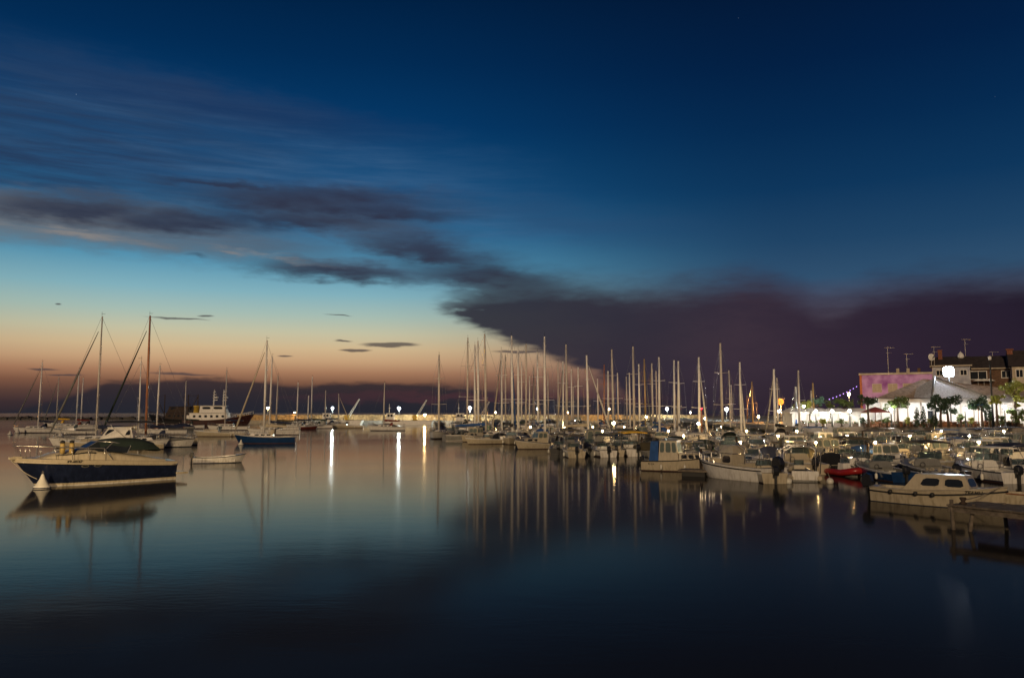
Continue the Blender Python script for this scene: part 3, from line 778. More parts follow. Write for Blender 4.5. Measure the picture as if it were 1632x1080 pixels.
# ================================================================ the moorings on the left
# --- navy sport cruiser
def sport_cruiser():
    root = bpy.data.objects.new('motor_cruiser', None); col.objects.link(root)
    h = Hull(10.2, 3.1, 1.52, 1.05, 1.55, .86, .45, 1.9, -.10)
    h.hull(root, (WHITE, CREAM, NAVY, CREAM), .20, (.05, .15), n=22)
    h.rub(root, CREAM, .05, 22, dz=-.19)
    h.deck(root, CREAM, FLOOR, (.06, .36), .26, .35, 22, .10)
    # moulded foredeck and coachroof
    mb = MB(); rows = []
    prof = [(0, .20), (.25, .40), (.45, .58), (.62, .70), (.80, .44), (1, .04)]
    def ph(u):
        for (a_, b_), (c_, d_) in zip(prof, prof[1:]):
            if u <= c_: k = (u - a_) / (c_ - a_); k = k * k * (3 - 2 * k); return b_ + (d_ - b_) * k
        return prof[-1][1]
    for i in range(15):
        u = i / 14; x = -4.3 + u * 8.4; t = h.t(x); w = h.b(t) * (.86 - .26 * u ** 3); zz = ph(u)
        zd = h.z(t) - .02
        rows.append([(x, w * math.cos(math.pi * j / 12), zd + zz * math.sin(math.pi * j / 12) ** .55) for j in range(13)])
    mb.grid(rows); c = mb.build('coachroof', CREAM, root)
    for sg in (1, -1):
        w = MB(); q = []
        for i in (8, 9, 10, 11, 12):
            p = Vector(rows[i][2 if sg > 0 else 10]); p2 = Vector(rows[i][1 if sg > 0 else 11])
            q.append((p2 * .62 + p * .38 + Vector((0, sg * .012, .006)), p2 * .15 + p * .85 + Vector((0, sg * .014, .012))))
        w.grid([[a, b] for a, b in q]); w.build('window', GLASS, c)
    MB().slab([(2.0, -.26), (2.5, -.22), (2.5, .22), (2.0, .26)], h.z(.72) + .28, h.z(.72) + .44).build('deck_hatch', GLASS, c)
    # windscreen, wrapping round the cockpit
    g = MB(); zb = h.z(.45) + .5
    a = [(-1.5, -1.28, zb - .12), (.0, -1.14, zb), (1.25, -.58, zb + .03), (1.25, .58, zb + .03), (.0, 1.14, zb), (-1.5, 1.28, zb - .12)]
    b = [(-1.8, -1.16, zb + .28), (-.65, -1.0, zb + .50), (.15, -.52, zb + .54), (.15, .52, zb + .54), (-.65, 1.0, zb + .50), (-1.8, 1.16, zb + .28)]
    for i in range(5): g.panel((a[i], a[i + 1], b[i + 1], b[i]), .01, .99, .02, .98, .006, .014, 0, .03)
    ws = g.build('windscreen', GLASS, root)
    f = MB().tube(b, .03, 5)
    for p, q in zip(a, b): f.tube([p, q], .025, 4)
    f.build('screen_frame', STEEL, ws)
    # dark canvas over the cockpit
    mb = MB(); rows = []
    for i, (x, zt, w) in enumerate([(.15, -.10, .95), (-.5, .02, 1.1), (-1.5, .08, 1.2), (-2.6, .04, 1.22), (-3.5, -.16, 1.2), (-3.9, -.75, 1.2)]):
        rows.append([(x - .0, w * math.cos(math.pi * j / 10), zb + .02 + (zt + .62) * math.sin(math.pi * j / 10) ** .45) for j in range(11)])
    mb.grid(rows); mb.build('cockpit_canopy', CV['green'], root)
    seats(root, [(-4.4, -3.9, -1.0, 1.0, .35, .85)], SEAT)
    MB().slab([(-5.95, -1.25), (-5.08, -1.35), (-5.08, 1.35), (-5.95, 1.25)], .30, .42).build('swim_platform', CREAM, root)
    # portholes
    for sg in (1, -1):
        for x in (.55, 1.35):
            p = MB(); T = side_T(h, x, 1.02, sg, .004)
            p.slab([(.24 * math.cos(q * math.pi / 6), .075 * math.sin(q * math.pi / 6)) for q in range(12)], 0, .02)
            p.v = [tuple(T @ Vector(v)) for v in p.v]; o = p.build('porthole', STEEL, root)
            g2 = MB().slab([(.19 * math.cos(q * math.pi / 6), .05 * math.sin(q * math.pi / 6)) for q in range(12)], .021, .026)
            g2.v = [tuple(T @ Vector(v)) for v in g2.v]; g2.build('pane', GLASS, o)
    # rail, anchor, fenders
    mb = MB(); P = [(h.x(t), h.b(t) * .9, h.z(t) + .04) for t in (.50, .60, .70, .79, .87, .94)]
    top = [(x + .10, y, z + .62) for x, y, z in P]; tip = (5.15, 0, 2.16)
    mb.tube([(P[0][0] - .5, -P[0][1], P[0][2])] + [(x, -y, z) for x, y, z in top] + [(5.0, -.22, 2.15), tip, (5.0, .22, 2.15)] + [(x, y, z) for x, y, z in top[::-1]] + [(P[0][0] - .5, P[0][1], P[0][2])], .026, 6)
    for (x, y, z), (a_, b_, c_) in zip(P, top):
        for sg in (1, -1): mb.tube([(x, sg * y, z - .03), (a_, sg * b_, c_)], .020, 5)
    mb.build('pulpit_rail', STEEL, root)
    MB().box(4.6, 5.32, -.12, .12, 1.46, 1.58).tube([(5.36, 0, 1.52), (5.0, 0, 1.36)], .045, 6).build('anchor_roller', CREAM, root)
    for x in (2.0, 2.55):
        mb = MB().lathe([(.03, -.3), (.15, -.24), (.17, 0), (.15, .24), (.03, .3)], 10, 0, (x, 1.04 - .12 * (x - 1.6), 1.98)); mb.build('fender', FENDY, root)
        MB().lathe([(.14, 0), (.15, .1), (.03, .16)], 10, 0, (x, 1.04 - .12 * (x - 1.6), 2.25)).build('fender_cap', CV['black'], root)
    for sg in (1, -1):
        lettering(root, 'KP-60167', INK, .22, side_T(h, 2.0, h.z(.69) - .155, sg, .02), .1, 'registration_number')
    return root
cr = sport_cruiser()
cl = W(196, 768)
put(cr, (cl.x + .1, cl.y - .2, 0), 229, 'navy-hulled motor cruiser with cream deck and dark canopy, nearest boat on the left', 'motor boat')
cr.location = (cl.x - 1.5, cl.y - .3, 0); cr.scale = (.84, .95, 1.04); bpy.context.view_layer.update()
def rope(name, a, b, sag, label, r=.02, m=None, n=8, group=None):
    a, b = Vector(a), Vector(b)
    P = [a.lerp(b, i / n) - Vector((0, 0, sag * math.sin(math.pi * i / n))) for i in range(n + 1)]
    return tag(MB().tube(P, r, 4).build(name, m or ROPE, None), label, 'rope', group)
def buoy(px, py, s, label, cone=True):
    t = thing('mooring_buoy', label, 'buoy', W(px, py), 0, 'white mooring buoys')
    t.scale = (s, s, s)
    MB().lathe([(.30, -.12), (.46, -.02), (.46, .12), (.36, .18), (.16, .55), (.07, .80), (.03, .84)], 14).build('float', FEND, t)
    MB().tube([(0, 0, .82), (.06, 0, .92), (0, 0, 1.0), (-.06, 0, .92), (0, 0, .82)], .02, 4).build('ring', STEEL, t)
    MB().lathe([(.475, .02), (.475, .08)], 14).build('band', CV['navy'], t)
    return t
b0 = buoy(67, 778, .92, 'large white conical mooring buoy under the bow of the navy cruiser')
bv = cr.matrix_world @ Vector((5.2, 0, 1.4))
rope('mooring_rope', bv, b0.location + Vector((-.3, 0, .5)), .12, 'thin mooring line from the navy cruiser bow to its buoy')
buoy(16, 693, .95, 'small white mooring buoy at the far left of the water')
buoy(28, 690, 1.25, 'white cone buoy off the bow of the leftmost sailing boat')
buoy(96, 696, 1.25, 'white cone buoy astern of the leftmost sailing boat, above the navy cruiser')

# --- dinghy, blue yacht, and the rest
d_ = motorboat('dinghy', WHITE, 'navy', 4.0)
put(d_, W(350, 737), 18, 'small white open dinghy with tilted outboard, alone right of the navy cruiser', 'dinghy')
yb = yacht(423, 542, 108, 188, 'blue-hulled sailing yacht with beige boom cover, moored left of centre', L=8.0, hm=BLUE, cv='cream', mm=ALU, jib='cream', mx_=.02, boot=BLUE)
buoy(384, 709, .8, 'small white buoy under the bow of the blue-hulled yacht')
yacht(64, 577, 165, 196, 'leftmost sailing boat, white, with furled grey foresail and blue boom cover', L=9.2, jib='grey', mx_=.0)
yacht(124, 588, 196, 200, 'white yacht with a plain bare mast behind the leftmost pair of buoys', L=9.5, cv='red', mx_=-.05)
yacht(131, 602, 214, 200, 'small far yacht whose mast stands just right of the plain bare mast', L=8.5, cv='black')
yacht(92, 600, 232, 196, 'far yacht with yellow boom cover, on the horizon at left', L=8, mm=ALUD, cv='yellow', jib='grey')
yacht(158, 504, 96, 205, 'tall pale-masted sloop with wide furled foresail, behind the navy cruiser', L=11.2, mm=ALUD, jib='grey', r=.085, mx_=.06)
yacht(237, 503, 100, 207, 'tall yacht with varnished red-brown mast and green furled foresail', L=11, mm=SPRUCE, jib='green', r=.12, hm=CREAM, mx_=.04)
yacht(223, 575, 90, 20, 'small white day sailer with slim white mast right of the navy cruiser', L=6.9, cv='cream', hood=False, r=.06, spread=1, mx_=.02)
yacht(252, 582, 150, 200, 'white yacht with black sprayhood whose mast is right of the varnished one', L=9, cv='black')
yacht(296, 607, 205, 195, 'white yacht in front of the dark trawler derricks', L=8, cv='green', mm=ALUD)
yacht(360, 588, 190, 190, 'yacht with dull grey mast in front of the white ship superstructure', L=9.5, cv='navy', mm=ALUD)
yacht(431, 567, 150, 190, 'yacht with white mast close behind the blue-hulled yacht', L=9.5, cv='navy')
yacht(441, 598, 185, 190, 'dull-masted ketch behind the blue yacht, right of its second mast', L=9, cv='olive', mm=ALUD)
yacht(474, 609, 205, 185, 'far yacht just right of the blue-hulled yacht', L=8.5, cv='navy')
yacht(491, 630, 225, 190, 'short-masted far yacht between two taller masts left of centre', L=6.8, cv='grey', spread=1)
yacht(497, 600, 212, 188, 'far yacht with the tallest mast between blue yacht and first quay lamp', L=9.5, cv='green')
yacht(519, 622, 240, 190, 'far yacht left of the cool white quay lamp', L=8, cv='navy', mm=ALUD)
yacht(540, 627, 245, 10, 'far yacht with slanting forestay right of the cool white quay lamp', L=8, cv='navy', mm=ALUD, jib='cream')
yacht(612, 610, 185, 190, 'small yacht in open water before the lit work barge', L=8.5, cv='red', mm=ALUD)
mc = mboat(350, 695, 190, 'hardtop', CREAM, 'navy', 8.6, 'cream hardtop cruiser with dark windows, moored left of the blue yacht', motor=False)
def flybridge(hm, cv, L=10.0):
    root = motorboat('cuddy', hm, cv, L, False)
    h_ = 1.15
    cabin(root, (-.20 * L, .12 * L, L * .14, L * .12), (-.18 * L, .04 * L, L * .125, L * .10), h_, h_ + 1.25, WHITE,
          [('starboard', .06, .32, .35, .85), ('starboard', .38, .64, .35, .85), ('starboard', .7, .92, .35, .85), ('port', .06, .32, .35, .85), ('port', .38, .64, .35, .85), ('port', .7, .92, .35, .85), ('front', .05, .48, .35, .9), ('front', .52, .95, .35, .9)], 'saloon', None, None, WHITE)
    bimini(root, -.40 * L, .06 * L, L * .15, 1.2, 3.05, CV[cv], legs=True)
    return root
fb = flybridge(CREAM, 'black', 10.4)
put(fb, W(178, 716), 206, 'cream motor yacht with long black awning, half hidden behind the navy cruiser', 'motor boat')
mboat(262, 712, 14, 'covered', WHITE, 'grey', 6.8, 'white motor boat with pale cover, its bow right of the navy cruiser', motor=False)
mboat(120, 692, 200, 'cuddy', WHITE, 'navy', 7.4, 'white cuddy boat between the leftmost yacht and the black awning', motor=False)
mboat(321, 676, 190, 'cabin', WHITE, 'navy', 7.4, 'white boat with small cabin windows, in front of the white ship', motor=False)
mboat(285, 684, 200, 'covered', GREYW, 'navy', 7.4, 'grey boat under a dark cover left of the cream hardtop cruiser', motor=False)
mboat(480, 684, 8, 'bimini', DRED, 'black', 8.0, 'dark red motor boat with black canopy right of the blue-hulled yacht', motor=False)
mboat(513, 680, 186, 'cabin', BLACKH, 'black', 8.0, 'black-hulled cabin boat left of the bright reflection streak', motor=False)
mboat(553, 682, 184, 'cuddy', CREAM, 'navy', 8.6, 'cream cuddy boat right of the bright reflection streak', motor=False)
mboat(612, 684, 184, 'covered', WHITE, 'grey', 7.6, 'white covered boat alone before the quay, left of the work barge', motor=False)
mboat(590, 674, 180, 'cabin', WHITE, 'navy', 8.4, 'small wheelhouse boat by the far quay left of the work barge', motor=False)
mboat(455, 676, 190, 'covered', GREYW, 'cream', 8.0, 'boat under a pale cover just behind the blue yacht', motor=False)

# --- ships and barges at the far quay
STEELW = mat('ship_white_paint', (.72, .70, .66), .5, var=.12)
RUST = mat('rusty_steel', (.038, .024, .018), .85, var=.4)
YEL = mat('crane_yellow', (.62, .42, .06), .5, var=.15)
def trawler(loc, deg, hm, sup, label, masts=2, L=24):
    root = thing('fishing_trawler' if masts != 2 else 'salvage_ship', label, 'ship', loc, R(deg))
    h = Hull(L, 6.0, 3.7, 2.0, 2.2, .8, .8, 1.8, .5)
    h.hull(root, (ANTI, ANTI, hm, hm), .25, (.2, .5)); h.deck(root, DWOOD, FLOOR, (.04, .4), .4, 1.0); h.rub(root, hm, .12)
    zz = h.z(.45) - .1
    c1 = cabin(root, (-8.6, 3.0, 2.3, 2.0), (-8.4, 2.6, 2.2, 1.9), zz, zz + 2.3, sup, [('starboard', u, u + .07, .4, .7) for u in (.1, .25, .4, .55, .7, .85)] + [('port', u, u + .07, .4, .7) for u in (.1, .25, .4, .55, .7, .85)], 'deckhouse', None, None, sup, .3)
    c2 = cabin(root, (-5.6, 2.4, 1.9, 1.6), (-5.4, 1.7, 1.8, 1.4), zz + 2.4, zz + 4.5, sup, [('starboard', .1, .42, .5, .85), ('starboard', .55, .9, .5, .85), ('port', .1, .42, .5, .85), ('port', .55, .9, .5, .85), ('front', .05, .48, .5, .85), ('front', .52, .95, .5, .85)], 'wheelhouse', None, None, sup, .35)
    if masts == 2:
        for x in (-1.9, 1.0):
            m = MB().tube([(x, 0, zz + 4.5), (x + .1, 0, zz + 9.5)], [.22, .10], 8)
            for k in range(4): m.tube([(x, -1.2 + .15 * k, zz + 6 + k * .85), (x, 1.2 - .15 * k, zz + 6 + k * .85)], .07, 5).box(x + .1, x + 1.1 - .2 * k, -.09, .09, zz + 6.2 + k * .85, zz + 6.38 + k * .85)
            m.build('mast', sup, root)
            MB().lathe([(.1, 0), (.55, .1), (.55, .35), (.1, .6)], 10, 0, (x + .9, 0, zz + 6.8)).build('radar_dome', sup, root)
        MB().lathe([(.9, 0), (.8, 1.8), (.95, 1.81), (.9, 2.2)], 12, 0, (-7.0, 0, zz + 2.35)).build('funnel', YEL, root)
        MB().box(-9.5, -7.8, -1.4, 1.4, zz - .2, zz + 1.6).build('winch_housing', sup, root)
    else:
        for x, a in ((-8, 5.5), (-4.5, -3.4), (4.2, 3.2)):
            m = MB().tube([(x, 0, 2), (x, 0, 10.5)], .18, 6).tube([(x, 0, 3.5), (x + a, 0, 9.8)], .13, 6).tube([(x, 0, 10.3), (x + a, 0, 9.8)], .03, 4); m.build('derrick', RUST, root)
    pulpit(root, h, .7, .9, sup, r=.05)
    return root
trawler((X(350, 250, 660), 250, 0), 5, mat('ship_hull_oxblood', (.045, .012, .010), .5, var=.3), STEELW, 'white salvage ship superstructure with twin masts on a dark red hull', 2, 21)
trawler((X(280, 285, 660), 285, 0), 175, BLACKH, RUST, 'dark fishing trawler with slanting derricks behind the leftmost moorings', 3, 20)
def barge(loc, deg, label, L=12, jib=7, tall=False, m=None):
    root = thing('crane_barge', label, 'barge', loc, R(deg))
    MB().prismx([(-L / 2, 1.4), (-L / 2 + .5, -.3), (L / 2 - .8, -.3), (L / 2, 1.4)], -2.2, 2.2).build('hull', m or STEELW, root)
    MB().slab([(-L / 2 + .1, -2.25), (L / 2 - .1, -2.25), (L / 2 - .1, 2.25), (-L / 2 + .1, 2.25)], 1.403, 1.55).build('deck', DWOOD, root)
    cabin(root, (-L / 2 + .8, -L / 2 + 3.4, 1.3, 1.3), (-L / 2 + .8, -L / 2 + 3.3, 1.2, 1.2), 1.55, 3.9, STEELW, [('starboard', .15, .45, .5, .85), ('starboard', .55, .85, .5, .85), ('port', .15, .45, .5, .85), ('port', .55, .85, .5, .85), ('front', .2, .8, .5, .85)], 'wheelhouse', None, None, STEELW, .15)
    MB().tube([(-L / 2 + 1.6, 0, 3.9), (-L / 2 + 1.6, 0, 7.2)], [.12, .06], 6).box(-L / 2 + 1.3, -L / 2 + 1.9, -.6, .6, 5.6, 5.7).build('mast', STEELW, root)
    b = MB().lathe([(.9, 0), (.9, .5)], 12, 0, (L * .12, 0, 1.55)).box(L * .12 - .9, L * .12 + .7, -.7, .7, 2.051, 3.3); b.build('crane_house', YEL, root)
    j = MB(); p0 = Vector((L * .12 + .5, 0, 2.6)); p1 = Vector((L * .12 + .5 + jib * .5, 0, 2.6 + jib * .85)); n = 8
    ax = (p1 - p0).normalized(); u = ax.cross(Vector((0, 1, 0))).normalized() * .32; w = Vector((0, .32, 0))
    for s1, s2 in ((1, 1), (1, -1), (-1, 1), (-1, -1)): j.tube([p0 + u * s1 + w * s2, p1 + (u * s1 + w * s2) * .4], .07, 4)
    for i in range(n):
        a_, b_ = p0.lerp(p1, i / n), p0.lerp(p1, (i + 1) / n); k0, k1 = 1 - .6 * i / n, 1 - .6 * (i + 1) / n
        for s in (1, -1): j.tube([a_ + u * k0 + w * s * k0, b_ - u * k1 + w * s * k1], .045, 4); j.tube([a_ + u * s * k0 + w * k0, b_ + u * s * k1 - w * k1], .045, 4)
    j.build('lattice_jib', STEELW, root)
    MB().tube([p1, (p1.x, 0, 3.2)], .03, 4).box(p1.x - .15, p1.x + .15, -.1, .1, 2.8, 3.2).build('hook', RUST, root)
    return root
barge((X(652, 280, 665), 280, 0), 0, 'long white work barge with lattice crane under the brightest quay lamp', 17, 7)
barge((X(545, 288, 665), 288, 0), 0, 'white crane barge with slanting jib right of the cool white lamp', 15, 7.5)
barge((X(755, 262, 665), 262, 0), 0, 'crane barge whose slanting jib rises left of the marina masts', 13, 6)

# ================================================================ the marina: yachts by their masts
HULLC = [WHITE, WHITE, CREAM, WHITE, BLUE, NAVY, GREYW]
CVC = ['navy', 'black', 'blue', 'green', 'grey', 'blue', 'cream']
ymasts = [  # px, top, depth, options
    (700, 565, 128, 'd'), (745, 538, 150, 'd'), (757, 549, 136, 'j'), (763, 543, 122, ''), (775, 532, 118, 'd'), (800, 557, 124, 'j'), (806, 565, 175, 'd'), (817, 535, 112, ''),
    (826, 556, 128, 'w'), (831, 576, 180, ''), (838, 548, 142, 'd'), (844, 599, 200, ''), (851, 584, 190, 'd'), (858, 561, 122, ''), (868, 536, 108, ''), (874, 592, 205, 'd'),
    (889, 576, 150, 'b'), (897, 576, 132, ''), (903, 549, 116, 'd'), (911, 588, 170, ''), (914, 617, 230, 'd'), (921, 585, 160, ''), (937, 566, 112, ''), (953, 603, 190, ''),
    (962, 581, 165, 'r'), (969, 591, 150, ''), (977, 557, 120, 'd'), (985, 594, 180, ''), (999, 600, 200, 'd'), (1004, 594, 155, ''), (1010, 552, 108, 'd'), (1019, 580, 140, ''),
    (1028, 572, 150, 'g'), (1040, 579, 145, 'd'), (1046, 591, 175, 'd'), (1050, 569, 118, ''), (1074, 574, 128, ''), (1081, 575, 118, ''), (1113, 569, 104, 'j'), (1150, 547, 92, 'd'),
    (1163, 590, 140, 'b'), (1166, 613, 190, 'd'), (1180, 577, 108, ''), (1191, 630, 200, 'r'), (1199, 608, 165, 'g'), (1234, 588, 112, 'jw'), (1239, 602, 150, 'd'), (1268, 616, 128, 'w'),
    (1272, 590, 118, 'd'), (1297, 610, 132, 'g'), (1293, 622, 150, 'd')]
jn = 0
for i, (px_, top_, d0, o) in enumerate(ymasts):
    mmat = ALUD if 'd' in o else SPRUCE if 'r' in o else GOLD if 'g' in o else ALUD if 'b' in o else ALU
    nm = {'d': 'grey', 'r': 'reddish', 'g': 'golden', 'b': 'slim grey'}.get(o[:1], 'white')
    hm_ = HULLC[i * 5 % 7]; cv_ = CVC[(i * 3 + i // 7) % 7]
    deg = (262, 84, 275, 97, 20, 250)[i % 6]
    r_ = .19 if 'w' in o else .10 if 'b' in o else .155
    jib = CV and (['grey', 'cream', 'white', 'blue'][i % 4] if ('j' in o or i % 5 == 2) else None)
    y = yacht(px_, top_, d0, deg, '', 'yachts with bare masts in the marina', hm=hm_, cv=cv_, mm=mmat, jib=jib, r=r_, rig=True, hood=i % 3 != 1, spread=2 if top_ < 590 else 1)
    hn = {WHITE: 'white', CREAM: 'cream', BLUE: 'blue', NAVY: 'navy', GREYW: 'grey'}[hm_]
    AUTO.append((y, f'{hn} yacht with {nm} mast and {cv_} boom cover', px_))

# ================================================================ the marina: motor boats
def N_(hm): return {WHITE: 'white', CREAM: 'cream', BLUE: 'blue', NAVY: 'navy', GREYW: 'grey', GREEN: 'green', LBLUE: 'pale blue', DRED: 'dark red', BLACKH: 'black', REDH: 'red', WOOD: 'varnished'}[hm]
KN = {'cabin': 'wheelhouse boat', 'cuddy': 'cuddy boat with windscreen', 'open': 'open motor boat with windscreen', 'bimini': 'motor boat under {} sun canopy',
      'covered': 'boat under {} tarpaulin', 'hardtop': 'motor boat with hard roof', 'dinghy': 'small open boat', 'inflatable': 'inflatable boat'}
# near row, one by one
near = [
    (697, 697, 100, 'covered', BLACKH, 'black', 8, 'dark covered boat at the far left end of the marina'),
    (716, 696, 250, 'cuddy', NAVY, 'black', 7.6, 'navy cuddy boat second from the left end of the marina'),
    (740, 699, 95, 'covered', GREEN, 'green', 7.2, 'green covered boat under the left group of tall masts'),
    (756, 703, 235, 'cabin', CREAM, 'navy', 6.8, 'cream wheelhouse boat at the left edge of the marina'),
    (776, 707, 215, 'open', CREAM, 'navy', 7.4, 'cream open boat with bow to the left, lowest of the left group'),
    (798, 705, 95, 'covered', BLACKH, 'black', 6.6, 'black covered boat left of the white boats with square wheelhouse'),
    (815, 707, 265, 'cuddy', CREAM, 'olive', 6.4, 'cream cuddy boat facing us left of the square wheelhouse'),
    (833, 709, 262, 'covered', NAVY, 'navy', 6.0, 'navy boat under navy cover touching the square wheelhouse boat'),
    (857, 715, 205, 'cabin', CREAM, 'navy', 6.4, 'cream boat with square framed wheelhouse windows, bow to the left'),
    (891, 722, 85, 'bimini', BLACKH, 'black', 5.6, 'black boat with black canopy and dark outboard, right of the square wheelhouse'),
    (914, 727, 92, 'bimini', CREAM, 'olive', 5.8, 'cream boat stern with lit transom under an olive canopy'),
    (937, 724, 88, 'cuddy', GREYW, 'black', 5.4, 'grey cuddy boat between the olive canopy and the rounded stern'),
    (960, 726, 96, 'bimini', WHITE, 'black', 5.8, 'white boat with black canopy, left of the yellow canopy'),
    (981, 725, 84, 'open', CREAM, 'navy', 5.6, 'cream open boat with big outboard left of the yellow canopy'),
    (1006, 724, 92, 'bimini', WHITE, 'yellow', 6.9, 'white boat shaded by a bright yellow canopy'),
    (1029, 726, 100, 'covered', GREYW, 'olive', 5.6, 'grey boat under olive cover left of the tall framed wheelhouse'),
    (1114, 744, 350, 'hardtop', NAVY, 'black', 6.4, 'navy boat with dark roof right behind the tall framed wheelhouse'),
    (1217, 765, 88, 'open', CREAM, 'navy', 5.2, 'cream open boat with the biggest black outboard, beside the fishing boat'),
    (1371, 757, 94, 'cuddy', WHITE, 'navy', 4.8, 'white striped boat stern right of the red inflatable'),
    (1403, 752, 150, 'open', BLACKH, 'black', 5.2, 'black open boat left of the near white cabin boat'),
    (1429, 748, 175, 'dinghy', WOOD, 'navy', 4.8, 'long varnished open boat behind the near white cabin boat'),
]
for px_, py_, deg, k_, hm_, cv_, L_, lab in near: mboat(px_, py_, deg, k_, hm_, cv_, L_, lab, scale=1.0 if cv_ == 'yellow' else .9)

# tall framed wheelhouse boat
def big_wheelhouse():
    root = bpy.data.objects.new('cabin_boat', None); col.objects.link(root)
    h = Hull(6.4, 2.5, 1.15, .78, .5, .85, .35, 1.9); h.hull(root, (ANTI, CREAM, CREAM, CREAM), .12); h.deck(root, CREAM, FLOOR, (.05, .25), .2, .2); h.rub(root, RUBBER, .04)
    z = h.z(.4) - .02
    cabin(root, (-1.55, .35, .95, .93), (-1.45, .12, .84, .78), z, z + 1.55, CREAM, [('starboard', .05, .28, .42, .92), ('starboard', .36, .64, .42, .92), ('starboard', .70, .93, .42, .92),
          ('port', .05, .30, .42, .92), ('port', .37, .64, .42, .92), ('port', .71, .95, .42, .92), ('front', .06, .47, .42, .92), ('front', .53, .94, .42, .92), ('back', .5, .9, .45, .9)], 'wheelhouse', CREAM, SCREEN, GREYW)
    cabin(root, (.36, 2.5, .92, .40), (.36, 2.15, .80, .30), z, z + .62, CREAM, [('starboard', .10, .34, .3, .78), ('starboard', .42, .66, .3, .78), ('starboard', .73, .92, .3, .78),
          ('port', .10, .34, .3, .78), ('port', .42, .66, .3, .78), ('port', .73, .92, .3, .78), ('front', .2, .8, .3, .7)], 'fore_cabin', CREAM)
    MB().frus((-2.5, -1.57, .8, .93), (-2.3, -1.57, .8, .86), z - .1, z + 1.5).build('aft_curtain', CV['blue'], root)
    pulpit(root, h, .6, .5); outboard(root, -3.25, 0, .5, 1.0)
    lettering(root, 'PU 214', INK, .2, side_T(h, -2.2, .5, -1, .014), 0, 'registration_number')
    for x in (-1.2, 1.0): fender(root, x, -1.33, .35)
    return root
bw_ = put(big_wheelhouse(), W(1080, 750), -24, 'cream boat with tall framed wheelhouse and low fore cabin, beside the dark pontoon end', 'boat'); bw_.scale = (.74, .84, .88)
# sport fishing boat, seen over its stern quarter
def fishing_boat():
    root = bpy.data.objects.new('fishing_boat', None); col.objects.link(root)
    h = Hull(6.2, 2.5, 1.25, .8, .7, .88, .35, 1.8); h.hull(root, (WHITE, WHITE, WHITE, WHITE), .16, n=18); h.deck(root, CREAM, FLOOR, (.06, .88), .22, .3); h.rub(root, RUBBER, .035, dz=-.14)
    cabin(root, (-.4, .9, .62, .55), (-.3, .6, .55, .46), .3, 1.5, CREAM, [('starboard', .15, .85, .55, .9), ('port', .15, .85, .55, .9), ('front', .1, .9, .5, .9)], 'console', CREAM)
    MB().frus((-.5, .75, .62, .55), (-.35, .5, .56, .42), 1.56, 2.02).build('console_hood', CREAM, root)
    seats(root, [(-1.2, -.75, -.6, .6, .3, 1.0), (-2.6, -2.15, -.9, .9, .3, .75), (1.3, 1.9, -.45, .45, .3, .8)], CREAM)
    MB().box(-3.55, -3.1, -1.0, -.35, .22, .34).box(-3.55, -3.1, .35, 1.0, .22, .34).build('bathing_step', CREAM, root)
    MB().tube([(-1.4, -.62, 1.0), (-1.4, -.62, 1.9), (-.6, -.5, 2.2), (-.6, .5, 2.2), (-1.4, .62, 1.9), (-1.4, .62, 1.0)], .03, 6).build('rod_holder_arch', STEEL, root)
    pulpit(root, h, .6, .32); outboard(root, -3.2, 0, .62, 1.35)
    return root
put(fishing_boat(), W(1172, 762), 120, 'white sport fishing boat with cream console and large black outboard, bow to the left', 'fishing boat')
# inflatable with hoop frame, seen from astern
rb = motorboat('inflatable', CREAM, 'navy', 5.4, False)
for x, l in ((-1.5, 0.0), (.2, .25)): MB().tube([(x, -1.0, .4), (x + l, -1.05, 1.7), (x + l, -.6, 2.0), (x + l, .6, 2.0), (x + l, 1.05, 1.7), (x, 1.0, .4)], .035, 6).build('hoop_frame', STEEL, rb)
MB().box(-2.55, -2.45, -.75, .75, .1, .62).build('transom_board', WHITE, rb)
put(rb, W(1274, 762), 78, 'cream inflatable boat with tall steel hoops, stern towards us between two ball fenders', 'inflatable boat')
for px_, lab in ((1257, 'white ball fender floating left of the cream inflatable'), (1323, 'white ball fender floating left of the red inflatable')):
    t = thing('ball_fender', lab, 'fender', W(px_, 770), 0, 'white ball fenders'); MB().ball((0, 0, .12), .20, 14).build('ball', FEND, t); MB().tube([(0, 0, .3), (.0, .3, .6)], .015, 4).build('lanyard', ROPE, t)
rd = motorboat('inflatable', REDH, 'navy', 3.2, False)
put(rd, W(1346, 758), -78, 'small red inflatable tender with bow towards us', 'inflatable boat')
bm_ = motorboat('bimini', NAVY, 'olive', 6.6, False)
put(bm_, W(1350, 744), 86, 'navy boat with wide olive sun awning behind the red tender', 'boat')

